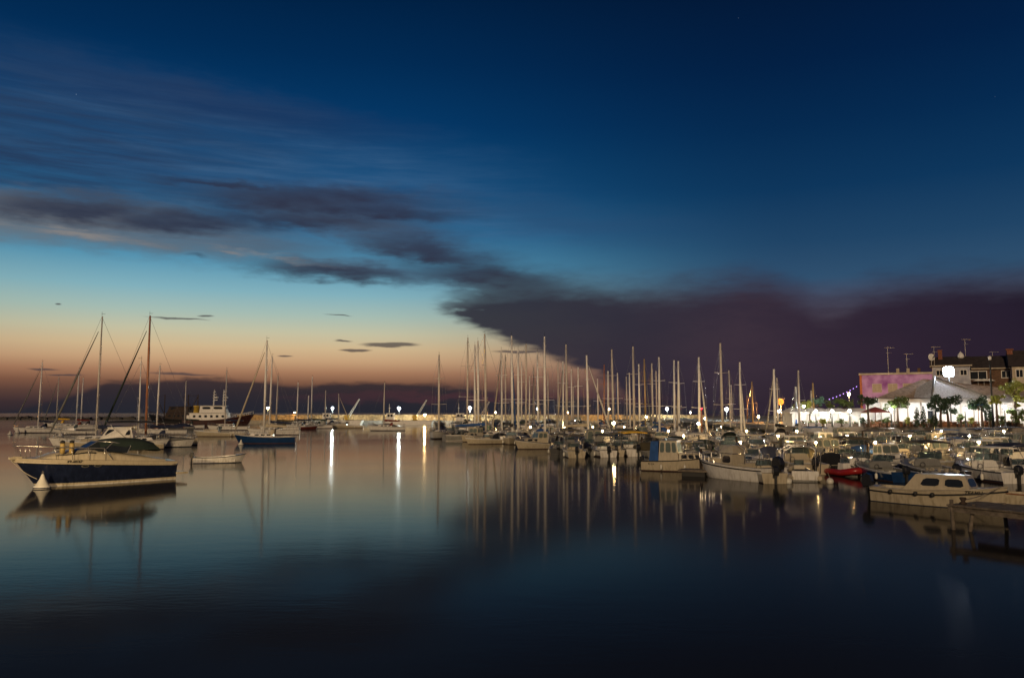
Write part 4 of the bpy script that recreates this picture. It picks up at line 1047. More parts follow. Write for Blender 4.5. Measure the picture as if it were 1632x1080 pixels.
# near white cabin boat
def cabin_boat():
    root = bpy.data.objects.new('cabin_boat', None); col.objects.link(root)
    h = Hull(6.3, 2.15, 1.0, .72, .45, .55, .32, 1.55, .06, .48)
    h.hull(root, (ANTIB, CREAM, CREAM, RUBBER), .05, (.03, .06), n=20)
    h.deck(root, CREAM, FLOOR, (.06, .34), .2, .2, 20)
    h.rub(root, CREAM, .03, 20); h.rub(root, RUBBER, .035, 20, 'lower_rubbing_strake', -.2)
    z = h.z(.45) - .02
    cabin(root, (-1.35, 1.75, .84, .60), (-.75, 1.45, .66, .46), z, z + .72, CREAM, [('starboard', .22, .52, .28, .76), ('starboard', .62, .92, .28, .76), ('port', .08, .38, .28, .76), ('port', .48, .78, .28, .76), ('front', .1, .9, .3, .8)], 'cabin', CREAM, GLASS)
    rr = MB()
    for sg in (1, -1): rr.tube([(-.6, sg * .55, z + .73), (-.5, sg * .52, z + .86), (1.1, sg * .42, z + .86), (1.2, sg * .4, z + .73)], .018, 5)
    for x in (-.1, .35, .8): rr.tube([(x, -.5, z + .86), (x, .5, z + .86)], .014, 4)
    rr.build('roof_rack', STEEL, root)
    mb = MB()
    for i in range(14): mb.ball((-.4 + i * .115, -.15 + .3 * math.sin(i * 1.9), z + .90 + .03 * math.sin(i * 2.7)), .085, 7)
    mb.build('rope_coil', ROPE, root)
    seats(root, [(-2.7, -2.2, -.5, .5, .2, .5), (-1.9, -1.5, -.6, -.25, .2, .55)])
    outboard(root, -3.3, 0, .55, 1.15, None, -.15)
    lettering(root, 'TEAMH', INK, .23, side_T(h, 1.9, .64, -1, .014), .35, 'boat_name')
    for x in (-1.9, -.6, .2): MB().lathe([(.03, -.1), (.10, -.07), (.10, .07), (.03, .1)], 8, 0, (x, -h.b(h.t(x)) - .10, .55)).build('fender', RUBBER, root)
    return root
a_, b_ = W(1412, 797), W(1588, 812)
cb = cabin_boat()
put(cb, ((a_.x + b_.x) / 2, (a_.y + b_.y) / 2), math.degrees(math.atan2(b_.y - a_.y, b_.x - a_.x)) + 4, 'near white cabin boat with dark strakes and black name, left of the wooden jetty', 'boat'); cb.scale = (.87, .95, .95); bpy.context.view_layer.update()
# small boat beyond the jetty
sb = motorboat('dinghy', CREAM, 'navy', 3.9, False)
put(sb, W(1618, 803), 172, 'small cream open boat whose bow shows beyond the wooden jetty', 'dinghy')

# the rows behind: every boat its own thing
rng = random.Random(11)
KINDS = ['cabin', 'cuddy', 'bimini', 'covered', 'hardtop', 'bimini', 'covered', 'cuddy', 'cabin', 'bimini', 'hardtop']
PALS = [(WHITE, 'navy'), (GREYW, 'olive'), (CREAM, 'olive'), (GREYW, 'black'), (BLACKH, 'navy'), (NAVY, 'navy'), (CREAM, 'black'), (BLUE, 'black'), (GREEN, 'green'), (BLACKH, 'black'), (WHITE, 'black'), (WHITE, 'blue'), (WHITE, 'white'), (WHITE, 'green')]
rows_ = [(50, 1400, 1640, 2.6, 2), (57, 1150, 1640, 2.5, 2), (65, 1225, 1640, 2.6, 1), (73.5, 1060, 1640, 2.7, 2), (82.5, 985, 1640, 2.8, 3), (93, 905, 1640, 3.0, 4), (104, 850, 1640, 3.2, 5), (121, 770, 1225, 3.9, 6), (139, 735, 1180, 4.6, 7), (160, 722, 1130, 5.4, 8), (205, 730, 1150, 7.5, 9), (266, 700, 1110, 8.5, 10)]
yx = [(y.location.x, y.location.y) for y, _, _ in AUTO]
n_b = 0
for d_, pa, pb, sp, rk in rows_:
    x, x1 = X(pa, d_), X(pb, d_)
    while x < x1:
        big = 1.45 if d_ > 190 else 1.0
        yy = d_ + rng.uniform(-.9, .9); px_now = x / yy * F_PX * math.cos(PITCH) + CX
        jit = rng.uniform(-.35, .35)
        if all(abs(x - a) > 2.1 or abs(yy - b) > 7.2 for a, b in yx) and not (rng.random() < .05):
            kd = rng.choice(KINDS); hm_, cv_ = rng.choice(PALS); L_ = {'dinghy': 4.4}.get(kd, 6.2 if d_ < 90 else 7.0)
            if kd in ('cabin', 'cuddy', 'hardtop', 'open', 'dinghy'): cv_ = 'navy'
            b = mboat(0, 0, rng.choice((86, 94, 268, 274, 90)) + rng.uniform(-5, 5), kd, hm_, cv_, L_, '', None, d_ < 90, rng.uniform(.82, 1.02) * big, (x + jit, yy, 0))
            AUTO.append((b, f'{N_(hm_)} ' + KN[kd].format(cv_), px_now)); n_b += 1
        x += sp * rng.uniform(.92, 1.15)
# ================================================================ quays, pontoons, jetty
CONC = mat('quay_concrete', (.19, .175, .155), .85, var=.25, vscale=.8, bump=.2)
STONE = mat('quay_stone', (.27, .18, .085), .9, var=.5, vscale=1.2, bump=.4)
PAVE = mat('paving', (.24, .22, .20), .85, var=.2, vscale=1.0)
def slab_thing(poly, z0, z1, name, m, kind='structure'):
    o = MB().slab(poly, z0, z1).build(name, m)
    if kind: o['kind'] = kind
    return o
A = lambda px_, d: (X(px_, d, 665), d)
slab_thing([A(372, 305), A(1120, 285), A(1192, 176), A(1262, 118), A(1900, 106), (620, 700), (-60, 700), A(372, 340)], -2, 1.25, 'quay', CONC)
slab_thing([A(1266, 119.5), A(1900, 108), (560, 600), (75, 600)], 1.254, 2.05, 'terrace', PAVE)
# breakwater at the far left: loose rock
bk = MB(); rg = random.Random(3)
for i in range(260):
    px_ = -40 + 360 * rg.random(); d = 505 + 14 * rg.random(); c = Vector((X(px_, d, 664), d, rg.uniform(-.3, 1.0) * (1 - abs(d - 512) / 12)))
    s = rg.uniform(1.2, 2.6); vs = [c + Vector((rg.uniform(.6, 1) * s * dx, rg.uniform(.6, 1) * s * dy, rg.uniform(.3, .6) * s * dz)) for dx in (-1, 1) for dy in (-1, 1) for dz in (-1, 1)]
    bk.add(vs, [(0, 1, 3, 2), (4, 6, 7, 5), (0, 4, 5, 1), (2, 3, 7, 6), (0, 2, 6, 4), (1, 5, 7, 3)])
o = bk.build('breakwater', mat('dark_rock', (.06, .055, .05), .9, var=.4)); tag(o, 'low dark rock breakwater along the horizon at the left', 'breakwater')
# parapet of the far quay
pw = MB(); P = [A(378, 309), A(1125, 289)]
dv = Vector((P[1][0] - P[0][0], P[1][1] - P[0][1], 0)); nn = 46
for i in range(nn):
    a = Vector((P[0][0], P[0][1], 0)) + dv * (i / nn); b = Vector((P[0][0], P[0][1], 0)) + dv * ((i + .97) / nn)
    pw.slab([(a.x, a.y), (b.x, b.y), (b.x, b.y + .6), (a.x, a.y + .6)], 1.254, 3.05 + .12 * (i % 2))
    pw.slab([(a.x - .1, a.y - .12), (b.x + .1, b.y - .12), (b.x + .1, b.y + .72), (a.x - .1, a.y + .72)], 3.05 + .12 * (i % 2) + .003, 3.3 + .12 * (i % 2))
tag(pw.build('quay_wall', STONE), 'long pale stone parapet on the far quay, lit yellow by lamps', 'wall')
# pontoons
def pontoon(a, b, w, label, group='floating pontoons'):
    a, b = Vector(a), Vector(b); L = (b - a).length; ang = math.atan2(b.y - a.y, b.x - a.x)
    t = thing('pontoon', label, 'pontoon', (a.x, a.y, 0), ang, group)
    MB().box(0, L, -w / 2, w / 2, .28, .42).build('walkway', DWOOD, t)
    f = MB(); n = max(2, int(L / 3))
    for i in range(n): f.box(L * (i + .1) / n, L * (i + .8) / n, -w * .42, w * .42, -.25, .277)
    f.build('floats', RUBBER, t)
    p = MB()
    for i in range(0, n, 3): p.tube([(L * (i + .5) / n, w / 2 + .12, -1), (L * (i + .5) / n, w / 2 + .12, 1.7)], .10, 8)
    p.build('piles', RUST, t)
    return t
for i, (d, pa, pb, nm) in enumerate([(61, 1150, 1700, 'nearest long pontoon, behind the first full row of boats'), (78, 1000, 1660, 'second long pontoon, between the middle rows of boats'), (99, 880, 1640, 'third long pontoon, before the terrace quay'), (130, 770, 1200, 'farthest long pontoon, among the yachts')]):
    pontoon((X(pa, d), d, 0), (X(pb, d), d, 0), 1.6, nm)
pa_, pb_ = W(1086, 757), W(1138, 762)
pontoon((pa_.x, pa_.y, 0), (pb_.x + 2.2, pb_.y + .4, 0), 1.4, 'short dark pontoon end left of the sport fishing boat')
# wooden jetty, bottom right
def jetty():
    t = thing('jetty', 'dark wooden jetty on crooked posts at the right edge, nearest structure', 'jetty', (0, 0, 0))
    a, b = W(1545, 843), W(1700, 866); z = .80
    a = Vector((a.x - .75, a.y, z)); b = Vector((b.x, b.y - .4, z)); u = (b - a).normalized(); v = Vector((-u.y, u.x, 0)); L = (b - a).length; w = 1.9
    rj = random.Random(4)
    for k in range(30):
        s0 = L * k / 30; m = MB(); T = Matrix.Translation(a + u * s0) @ Matrix(((u.x, v.x, 0, 0), (u.y, v.y, 0, 0), (0, 0, 1, 0), (0, 0, 0, 1)))
        m.box(0, L / 30 * .9, -.05 * rj.random(), w + .08 * rj.random(), 0, .05 + .012 * rj.random(), 0, T); m.build('plank', DWOOD, t)
    T = Matrix.Translation(a) @ Matrix(((u.x, v.x, 0, 0), (u.y, v.y, 0, 0), (0, 0, 1, 0), (0, 0, 0, 1)))
    for y0 in (.06, w - .16): MB().box(0, L, y0, y0 + .12, -.19, -.003, 0, T).build('beam', DWOOD, t)
    for s_, y0, lean in ((.12, .1, .02), (.75, .35, -.16), (1.0, w - .2, .05), (3.0, .1, .05), (3.0, w - .2, 0), (4.6, .1, .1)):
        p = T @ Vector((s_, y0, 0)); MB().tube([p + Vector((lean * 2.2, 0, -1.7)), p + Vector((0, 0, .1 if s_ > .5 else .22))], .065, 7).build('post', DWOOD, t)
    MB().lathe([(.10, 0), (.13, .05), (.06, .1), (.12, .2), (.10, .24)], 8, 0, T @ Vector((.35, .4, .06))).build('bollard', RUST, t)
    return T
JT = jetty()
rope('mooring_rope', JT @ Vector((.35, .4, .2)), cb.matrix_world @ Vector((2.9, -.1, 1.0)), .06, 'mooring line from the jetty bollard to the near white cabin boat', .02)
rope('mooring_rope', JT @ Vector((3.4, .0, .0)), JT @ Vector((4.7, -.5, -1.0)), .02, 'loose rope hanging slantwise from the jetty into the water', .02)

# ================================================================ lamps
def bulbmat(name, c, s):
    m = bpy.data.materials.new(name); m.use_nodes = True; t = m.node_tree; t.nodes.clear()
    e = t.nodes.new('ShaderNodeEmission'); e.inputs[0].default_value = c + (1,); e.inputs[1].default_value = s
    o = t.nodes.new('ShaderNodeOutputMaterial'); t.links.new(e.outputs[0], o.inputs[0]); return m
COOL, WARM, ORANGE = (.86, 1.0, .93), (1.0, .64, .26), (1.0, .27, .03)
POLE = mat('lamp_post_paint', (.10, .11, .11), .5, var=.1)
BM = {}
def lamp(px_, py_, d, base, c, s, r, label, arm=0.0, post=True, group='quay lamps'):
    z = Hz(py_, d, px_); x = X(px_, d, py_)
    t = thing('street_lamp', label, 'street lamp', (x, d, base), 0, group)
    hgt = z - base
    if post:
        MB().lathe([(.16, 0), (.14, .5), (.08, .6)], 8).build('plinth', POLE, t)
        MB().tube([(0, 0, .5), (0, 0, hgt - r * .9)] if not arm else [(arm, 0, .5), (arm, 0, hgt + .2), (arm * .5, 0, hgt + .45), (0, 0, hgt + .32)], [.09, .06] if not arm else [.09, .07, .05, .05], 8).build('post', POLE, t)
    MB().lathe([(r * 1.25, 0), (r * 1.1, .06), (r * .3, .16), (.03, .2)], 10, 0, (0, 0, hgt + r * .92)).build('cap', POLE, t)
    k = (c, s)
    if k not in BM: BM[k] = bulbmat('lamp_glass', c, s)
    MB().ball((0, 0, hgt), r, 10).build('lamp_globe', BM[k], t)
    return t
lamp(427, 650, 296, 1.25, WARM, 700, .33, 'warm quay lamp behind the blue yacht mast')
lamp(530, 650, 293, 1.25, COOL, 2300, .28, 'cool white quay lamp over the left crane barge')
lamp(636, 650, 291, 1.25, COOL, 2800, .31, 'brightest quay lamp, over the long work barge')
lamp(677, 661, 287, 1.25, WARM, 2200, .25, 'low yellow quay lamp right of the work barge')
lamp(749, 650, 290, 1.25, COOL, 1900, .40, 'white quay lamp beside the leftmost tall marina masts')
lamp(857, 651, 288, 1.25, COOL, 600, .36, 'small white quay lamp between two slim masts')
lamp(970, 652, 286, 1.25, WARM, 900, .33, 'warm white quay lamp in the middle of the mast forest')
lamp(1063, 651, 284, 1.25, COOL, 1500, .38, 'white quay lamp right of the golden mast')
lamp(1158, 652, 215, 1.25, COOL, 700, .38, 'white quay lamp beside the slim mast at the marina right')
for i, (px_, py_, d, lab) in enumerate([(978, 674, 99, 'low warm pontoon lamp left of the yellow canopy'), (1030, 664, 130, 'warm pontoon lamp above the yellow canopy'), (1113, 675, 99, 'warm pontoon lamp behind the navy boat with dark roof'), (1124, 666, 130, 'small warm pontoon lamp beside the red beacon')]):
    lamp(px_, py_, d, .42, WARM, 260, .16, lab, group='pontoon lamps')
lamp(1244, 640, 172, 1.25, ORANGE, 2.6, .70, 'big orange street lamp left of the white tents')
def glow(parent, z, c, w, rad=.2):
    l = bpy.data.lights.new('lamp_light', 'POINT'); l.energy = w; l.color = c; l.shadow_soft_size = rad
    o = bpy.data.objects.new('lamp_light', l); o.location = z; o.parent = parent; col.objects.link(o)
OL = [o for o in col.objects if o.get('label', '').startswith('big orange')][0]
glow(OL, (0, -1.0, Hz(640, 172) - 1.25 - .3), (1, .42, .10), 14000)
lamp(1241, 655, 150, 1.25, (1, .9, .75), 260, .25, 'white lamp right below the big orange street lamp')
lamp(1353, 628, 135, 2.05, (1, .66, .3), 420, .20, 'small orange lamp on the light cable left of the pink building')
lamp(1281, 647, 128, 2.05, (.95, 1, .85), 300, .16, 'white lamp in front of the leftmost green bush')
lamp(1209, 664, 150, 1.25, WARM, 200, .2, 'small warm lamp left of the orange street lamp')
PED = [(1180, 62), (1300, 62), (1395, 62), (1480, 62), (1560, 62), (1090, 79), (1240, 79), (1350, 79), (1450, 79), (1545, 79), (960, 100), (1065, 100), (1190, 100), (1270, 100), (1390, 100), (1500, 100), (1600, 100),
       (800, 131), (845, 131), (900, 131), (945, 131), (995, 131), (1070, 131), (1150, 131), (1180, 131)]
for px_, d in PED:
    o_ = lamp(px_, 658 + (4 - 1.75) / d * F_PX, d, .42, WARM, 800, .085, '', group='pontoon pedestal lamps'); AUTO.append((o_, 'short warm pedestal lamp on pontoon', px_))
for px_, py_, d, lab in ((1300, 655, 118.5, 'white lantern in front of the second small tent'), (1326, 655, 118, 'white lantern between the second and third small tents'), (1354, 654, 118, 'white lantern between the third and fourth small tents'), (1420, 652, 111.5, 'white lantern right of the red parasol'),
                         (1538, 651, 111, 'white lantern right of the twin-trunked tree'), (1601, 648, 110.5, 'white lantern before the tall tree at the right edge')):
    lamp(px_, py_, d, 2.05, (1, .95, .86), 420, .17, lab, group='terrace lanterns')
# far glows on the wall of the quay
WL = {470: 'low wall lamp right of the blue-hulled yacht', 790: 'low wall lamp between the leftmost marina masts', 905: 'low wall lamp left of the mast forest middle', 1010: 'low wall lamp behind the yellow canopy', 1100: 'low wall lamp left of the red beacon'}
for px_ in WL:
    lamp(px_, 657, 306, 1.25, (1, .55, .18), 900, .20, WL[px_], group='low wall lamps')
bc = thing('beacon', 'slim navigation beacon with a small red light near the warm pontoon lamps', 'beacon', (X(1118, 128, 655), 128, .42))
MB().tube([(0, 0, 0), (0, 0, Hz(654, 128) - .42)], .10, 8).build('post', ORANGE and mat('beacon_paint', (.5, .2, .08), .5), bc)
MB().ball((0, 0, Hz(651, 128) - .42), .14, 8).build('light', bulbmat('red_light', (1, .03, .04), 8), bc)

# ================================================================ the terrace with its tents
TENT = mat('marquee_canvas', (.72, .70, .66), .8, var=.04, bump=.1)
TENTW = mat('marquee_wall', (.74, .73, .70), .7, var=.03)
def pavilion(pa, pb, pe, pt, d, label, depth=6, gable=False):
    x0, x1, ze, zt = X(pa, d, 655), X(pb, d, 655), Hz(pe, d, 1400), Hz(pt, d, 1400); w = x1 - x0
    t = thing('white_tent', label, 'tent', (x0, d, 2.05), 0, 'white tents on the terrace'); ze -= 2.05; zt -= 2.05
    n = max(2, int(w / 3)); p = MB()
    for i in range(n + 1):
        for y in (0, depth): p.tube([(w * i / n, y, 0), (w * i / n, y, ze)], .07, 6)
    p.build('frame', ALU, t)
    MB().box(0, w, depth - .02, depth + .06, 0, ze).box(-.03, .03, .1, depth - .1, 0, ze).box(w - .03, w + .03, .1, depth - .1, 0, ze).build('rear_wall', TENTW, t)
    e = .4
    MB().add([(-e, -e, ze), (w + e, -e, ze), (w + e, depth + e, ze), (-e, depth + e, ze), (w * .12, depth / 2, zt), (w * .88, depth / 2, zt),
              (-e, -e, ze - .3), (w + e, -e, ze - .3), (w + e, depth + e, ze - .3), (-e, depth + e, ze - .3)],
             [(0, 1, 5, 4), (1, 2, 5), (2, 3, 4, 5), (3, 0, 4), (6, 7, 1, 0), (7, 8, 2, 1), (8, 9, 3, 2), (9, 6, 0, 3)]).build('roof', TENT, t)
    # strip of lights under the ridge
    MB().box(w * .1, w * .9, depth * .45, depth * .55, ze - .12, ze - .04).build('light_strip', bulbmat('tent_light', (1, .93, .82), 34), t)
    return t
for pa, pb, lab in ((1262, 1288, 'leftmost small white tent, beneath the green bushes'), (1292, 1322, 'second small white tent from the left, beneath the green bushes'), (1326, 1352, 'third small white tent, under the small orange lamp'), (1356, 1386, 'fourth small white tent, left of the red parasol')):
    pavilion(pa, pb, 656, 650, 122, lab, 4)
def marquee():
    d = 118; x0, x1 = X(1404, d, 650), X(1700, d, 650); ze = Hz(635, d, 1500) - 2.05; w = x1 - x0; dp = 16
    t = thing('large_marquee', 'large glowing white marquee under a wide hipped roof, centre of the terrace', 'marquee', (x0, d, 2.05))
    n = 14; p = MB()
    for i in range(n + 1): p.tube([(w * i / n, 0, 0), (w * i / n, 0, ze)], .09, 8)
    p.build('front_posts', TENTW, t)
    MB().box(0, w, 5.0, 5.1, 0, ze).box(-.05, .05, .1, 5, 0, ze).build('inner_wall', TENTW, t)
    MB().box(-.4, w, -.35, -.05, ze - .55, ze).build('valance', TENT, t)
    RT = mat('roof_tiles', (.34, .26, .20), .85, var=.35, vscale=2.2, bump=.5)
    xa = X(1508, d, 620) - x0; za = Hz(603, d + 5) - 2.05
    MB().add([(-1.2, -.8, ze), (w + 1, -.8, ze), (w + 1, dp, ze), (7.2, dp, ze), (xa, 6.5, za), (w + 1, 6.5, za - 2.1)], [(0, 1, 5, 4), (1, 2, 5), (2, 3, 4, 5), (3, 0, 4)]).build('roof', RT, t)
    xb0, xb1 = X(1466, d, 630) - x0, X(1556, d, 630) - x0
    MB().add([(xb0, -3.4, ze + .01), (xb1, -3.4, ze + .01), (xb1 + 1, 4, ze + .3), (xb0 - 1, 4, ze + .3), (xa, 3.0, za + .05)], [(0, 1, 4), (1, 2, 4), (2, 3, 4), (3, 0, 4), (3, 2, 1, 0)]).build('porch_roof', mat('grey_shingles', (.58, .59, .62), .8, var=.35, vscale=5, bump=.6), t)
    rid = MB(); rid.tube([(xb0, -3.4, ze + .1), (xa, 3.0, za + .15)], .16, 6); rid.tube([(xb1, -3.4, ze + .1), (xa, 3.0, za + .15)], .12, 6); rid.build('hip_capping', CONC, t)
    q = MB()
    for x in (xb0 + .3, xb1 - .3): q.tube([(x, -3.1, 0), (x, -3.1, ze)], .12, 8)
    q.build('porch_posts', TENTW, t)
    for i in range(7):
        xx = w * (i + .5) / 7
        MB().box(xx - 1.5, xx + 1.5, 1.6, 1.9, ze - .30, ze - .18).build('ceiling_light', bulbmat('marquee_light', (1, .95, .90), 46), t)
    for i in range(9):
        xx = .8 + w * i / 9.5
        MB().box(xx, xx + 1.3, 4.93, 4.99, 0, 2.3).build('glass_door', GLASS if i % 3 == 0 else TENTW, t)
    return t
marquee()
# floodlight on its post behind the porch ridge
fl = thing('floodlight', 'brilliant square floodlight on a post above the marquee roof', 'floodlight', (X(1512, 122, 595), 122, 2.05))
zf = Hz(592, 122, 1512) - 2.05
MB().tube([(0, 0, 0), (0, 0, zf - .8)], .10, 8).build('post', POLE, fl)
MB().box(-.8, .8, .05, .4, zf - .75, zf + .75).build('housing', POLE, fl)
MB().panel([(-.75, .0, zf - .7), (.75, .0, zf - .7), (.75, .0, zf + .7), (-.75, .0, zf + .7)], 0, 1, 0, 1, .04, .03, 0, .16).build('lamp_face', bulbmat('flood_face', (.80, .88, 1.0), 300), fl)

# ================================================================ buildings
def wall_mat(name, c, c2, sc=.8):
    m = mat(name, c, .9, var=.15, vscale=sc, bump=.3); r = [n for n in m.node_tree.nodes if n.type == 'VALTORGB'][0]
    r.color_ramp.elements[0].color = c2 + (1,); r.color_ramp.elements[0].position = .35; r.color_ramp.elements[1].position = .6; return m
PINK = wall_mat('faded_magenta_plaster', (.52, .30, .58), (.28, .08, .34), .45)
CRM = wall_mat('cream_render', (.52, .46, .36), (.40, .33, .24)); BLW = wall_mat('pale_blue_render', (.46, .47, .52), (.34, .35, .42))
BRN = wall_mat('brown_brick', (.13, .075, .045), (.08, .045, .03), 3); TILE = mat('dark_roof_tiles', (.045, .035, .035), .85, var=.4, vscale=2, bump=.5)
SHUT = mat('beige_shutter', (.45, .36, .27), .7, var=.1)
def window(par, T, w, h, m=GLASS, fr=WHITE):
    o = MB().box(-w / 2, w / 2, -.03, .05, 0, h, 0, T).build('window', m, par)
    MB().box(-w / 2 - .1, w / 2 + .1, -.10, .0, h, h + .1, 0, T).box(-w / 2 - .1, w / 2 + .1, -.10, .0, -.1, 0, 0, T).box(-w / 2 - .1, -w / 2, -.10, .0, 0, h, 0, T).box(w / 2, w / 2 + .1, -.10, .0, 0, h, 0, T).box(-.03, .03, -.06, -.03, 0, h, 0, T).build('frame', fr, o)
    return o
def facade_T(t_x, d, z): return Matrix.Translation((t_x, d, z))
def facade(pa, pb, d, ang):
    k = X(pb, 1.0, 600); x0 = X(pa, d, 600); a = R(ang); s = (k * d - x0) / (math.cos(a) + k * math.sin(a))
    return x0, s
def U(px_, x0, d, ang):                     # distance along a turned facade
    k = X(px_, 1.0, 600); a = R(ang); return (k * d - x0) / (math.cos(a) + k * math.sin(a))
# pink building
AG = 27
d = 146; (x0, w), zt = facade(1371, 1486, d, AG), Hz(596, 142, 1430)
pk = thing('pink_building', 'flat-roofed building with blotchy pink and purple plaster, left of the floodlight', 'building', (x0, d, 2.05), -R(AG)); zt -= 2.05
MB().box(0, w, 0, 12, 0, zt).build('wall', PINK, pk)
MB().box(-.25, w + .05, -.25, 12.2, zt + .003, zt + .32).build('cornice', CRM, pk)
MB().box(-.12, .25, -.1, .0, 0, zt - .02).build('corner_quoins', mat('orange_plaster', (.5, .16, .06), .9, var=.3), pk)
for pxw in (1397, 1422, 1446):
    xx = U(pxw, x0, d, AG); window(pk, Matrix.Translation((xx, -.02, Hz(624.5, d) - 2.05)), 1.35, 1.35, SHUT, CRM)
for pxw, c in ((1430, CRM), (1465, BRN), (1447, CRM)): MB().box(U(pxw, x0, d, AG) - .25, U(pxw, x0, d, AG) + .25, 5, 5.6, zt + .33, zt + 1.3).build('chimney', c, pk)
# house with the floodlit gable wall
d = 152; (x0, w) = facade(1487, 1547, d, AG); ze = Hz(583, d - 1, 1515) - 2.05
hs = thing('floodlit_house', 'pale house with dark tiled roof and brick chimney directly behind the floodlight', 'house', (x0, d, 2.05), -R(AG))
MB().box(0, w, 0, 9, 0, ze).build('wall', BLW, hs)
rf = MB().add([(-.4, -.5, ze + .05), (w + .2, -.5, ze + .05), (w + .2, 9.5, ze + .05), (-.4, 9.5, ze + .05), (-.4, 4.5, ze + 2.0), (w + .2, 4.5, ze + 2.0)], [(0, 1, 5, 4), (2, 3, 4, 5), (1, 2, 5), (3, 0, 4), (3, 2, 1, 0)]).build('roof', TILE, hs)
MB().box(-.5, w + .3, -.62, -.45, ze - .12, ze + .12).build('gutter', CRM, hs)
for u in (.18, .82): window(hs, Matrix.Translation((w * u, -.02, ze - 1.75)), 1.0, .9)
cx_ = U(1512, x0, d, AG) - 1.2; MB().box(cx_ - .35, cx_ + .35, 3, 3.6, ze + .8, ze + 3.1).box(cx_ - .42, cx_ + .42, 2.93, 3.67, ze + 3.101, ze + 3.25).build('chimney', mat('chimney_brick', (.20, .075, .045), .9, var=.25, vscale=4), rf)
# long brown house
d = 149; (x0, w) = facade(1548, 1616, d, AG); ze = Hz(587, d - 1.5, 1580) - 2.05
bh = thing('brown_house', 'long brown brick house with dark sloping roof, right of the floodlight', 'house', (x0, d, 2.05), -R(AG))
MB().box(.02, w, .1, 10, 0, ze).build('wall', BRN, bh)
rf = MB().add([(-.1, -.4, ze + .05), (w + .1, -.4, ze + .05), (w + .1, 10.5, ze + .05), (-.1, 10.5, ze + .05), (-.1, 5, ze + 2.6), (w + .1, 5, ze + 2.6)], [(0, 1, 5, 4), (2, 3, 4, 5), (1, 2, 5), (3, 0, 4), (3, 2, 1, 0)]).build('roof', TILE, bh)
MB().box(0, w, -.55, -.41, ze - .1, ze + .1).build('gutter', CRM, bh)
window(bh, Matrix.Translation((w * .82, .08, ze - 1.7)), 1.3, 1.2); window(bh, Matrix.Translation((w * .17, .08, ze - 1.9)), 2.6, 1.4)
MB().slab([(.1, -1.6), (w * .45, -1.6), (w * .45, .0), (.1, .0)], ze - 3.3, ze - 3.15).build('balcony', CONC, bh)
for u in (.03, .17, .31):
    MB().lathe([(.9, 0), (.06, .45)], 8, 0, (w * u + .8, -.9, ze - 2.3)).tube([(w * u + .8, -.9, ze - 3.1), (w * u + .8, -.9, ze - 2.3)], .03, 5).build('balcony_parasol', TENTW, bh)
# tall house at the right edge
x0 = X(1613, 144, 590); w = 9; ze = Hz(584, 144, 1620) - 2.05
th = thing('corner_house', 'taller cream house with dark roof and stepped chimney at the right edge', 'house', (x0, 144, 2.05), -R(AG))
MB().box(0, w, 0, 10, 0, ze).build('wall', CRM, th)
rf = MB().add([(-.5, -.6, ze + .05), (w, -.6, ze + .05), (w, 10.5, ze + .05), (-.5, 10.5, ze + .05), (-.3, 5, ze + 3.2), (w, 5, ze + 3.2)], [(0, 1, 5, 4), (2, 3, 4, 5), (1, 2, 5), (3, 0, 4), (3, 2, 1, 0)]).build('roof', TILE, th)
MB().box(-.35, .55, 3.6, 4.3, ze + .9, ze + 3.2).box(-.5, .7, 3.45, 4.45, ze + 3.201, ze + 3.45).build('chimney', mat('chimney_brick', (.20, .075, .045), .9), rf)
window(th, Matrix.Translation((1.1, -.02, ze - 1.9)), 1.0, 1.3)
# aerials and dishes
def aerial(px_, top, base, d, label, bars=4, group='television aerials'):
    z0, z1 = Hz(base, d), Hz(top, d)
    t = thing('television_aerial', label, 'aerial', (X(px_, d, 570), d, z0), 0, group)
    MB().tube([(0, 0, 0), (0, 0, z1 - z0)], .04, 5).build('pole', ALUD, t)
    m = MB(); zz = z1 - z0 - .1; m.tube([(-.5, 0, zz), (1.2, 0, zz)], .03, 4)
    for k in range(bars): m.tube([(-.4 + k * .38, -.4, zz), (-.4 + k * .38, .4, zz)], .025, 4)
    m.tube([(-.3, 0, zz - .9), (.6, 0, zz - .9)], .025, 4); m.build('elements', ALUD, t)
aerial(1415, 553, 596, 142, 'left television aerial above the pink building'); aerial(1445, 563, 596, 142, 'right television aerial above the pink building')
aerial(1489, 552, 584, 149, 'television aerial beside the round dish'); aerial(1539, 540, 575, 154, 'tall aerial above the long brown house roof')
aerial(1582, 560, 578, 154, 'short aerial near the chimney at the right edge')
ds = thing('satellite_dish', 'round white satellite dish left of the floodlit house', 'satellite dish', (X(1484, 148, 570), 148, Hz(584, 148)))
zz = Hz(569, 148) - Hz(584, 148)
T = Matrix.Translation((0, -.1, zz)) @ Matrix.Rotation(R(84), 4, 'X') @ Matrix.Rotation(R(10), 4, 'Y')
MB().lathe([(.05, -.18), (.4, -.14), (.62, -.04), (.66, 0)], 18, 0, (0, 0, 0), T).build('reflector', TENTW, ds)
MB().tube([T @ Vector((0, -.6, 0)), T @ Vector((0, -.1, .6))], .03, 4).lathe([(.1, .55), (.12, .7)], 8, 0, (0, 0, 0), T).build('feed_arm', RUBBER, ds)
MB().tube([(0, 0, 0), (0, 0, zz)], .05, 6).build('pole', ALUD, ds)
dm = thing('white_dome', 'small white onion-shaped vent dome on the roof ridge right of the floodlight', 'dome', (X(1531, 153, 565), 153, Hz(571, 153)))
MB().lathe([(.45, 0), (.62, .35), (.5, .75), (.2, 1.1), (.03, 1.35)], 14).build('cap', TENTW, dm); MB().lathe([(.3, -.8), (.3, 0)], 10).build('collar', ALUD, dm)
lp = thing('lamp_post', 'tall black unlit lamp post before the brown house', 'lamp post', (X(1580, 112, 620), 112, 2.05))
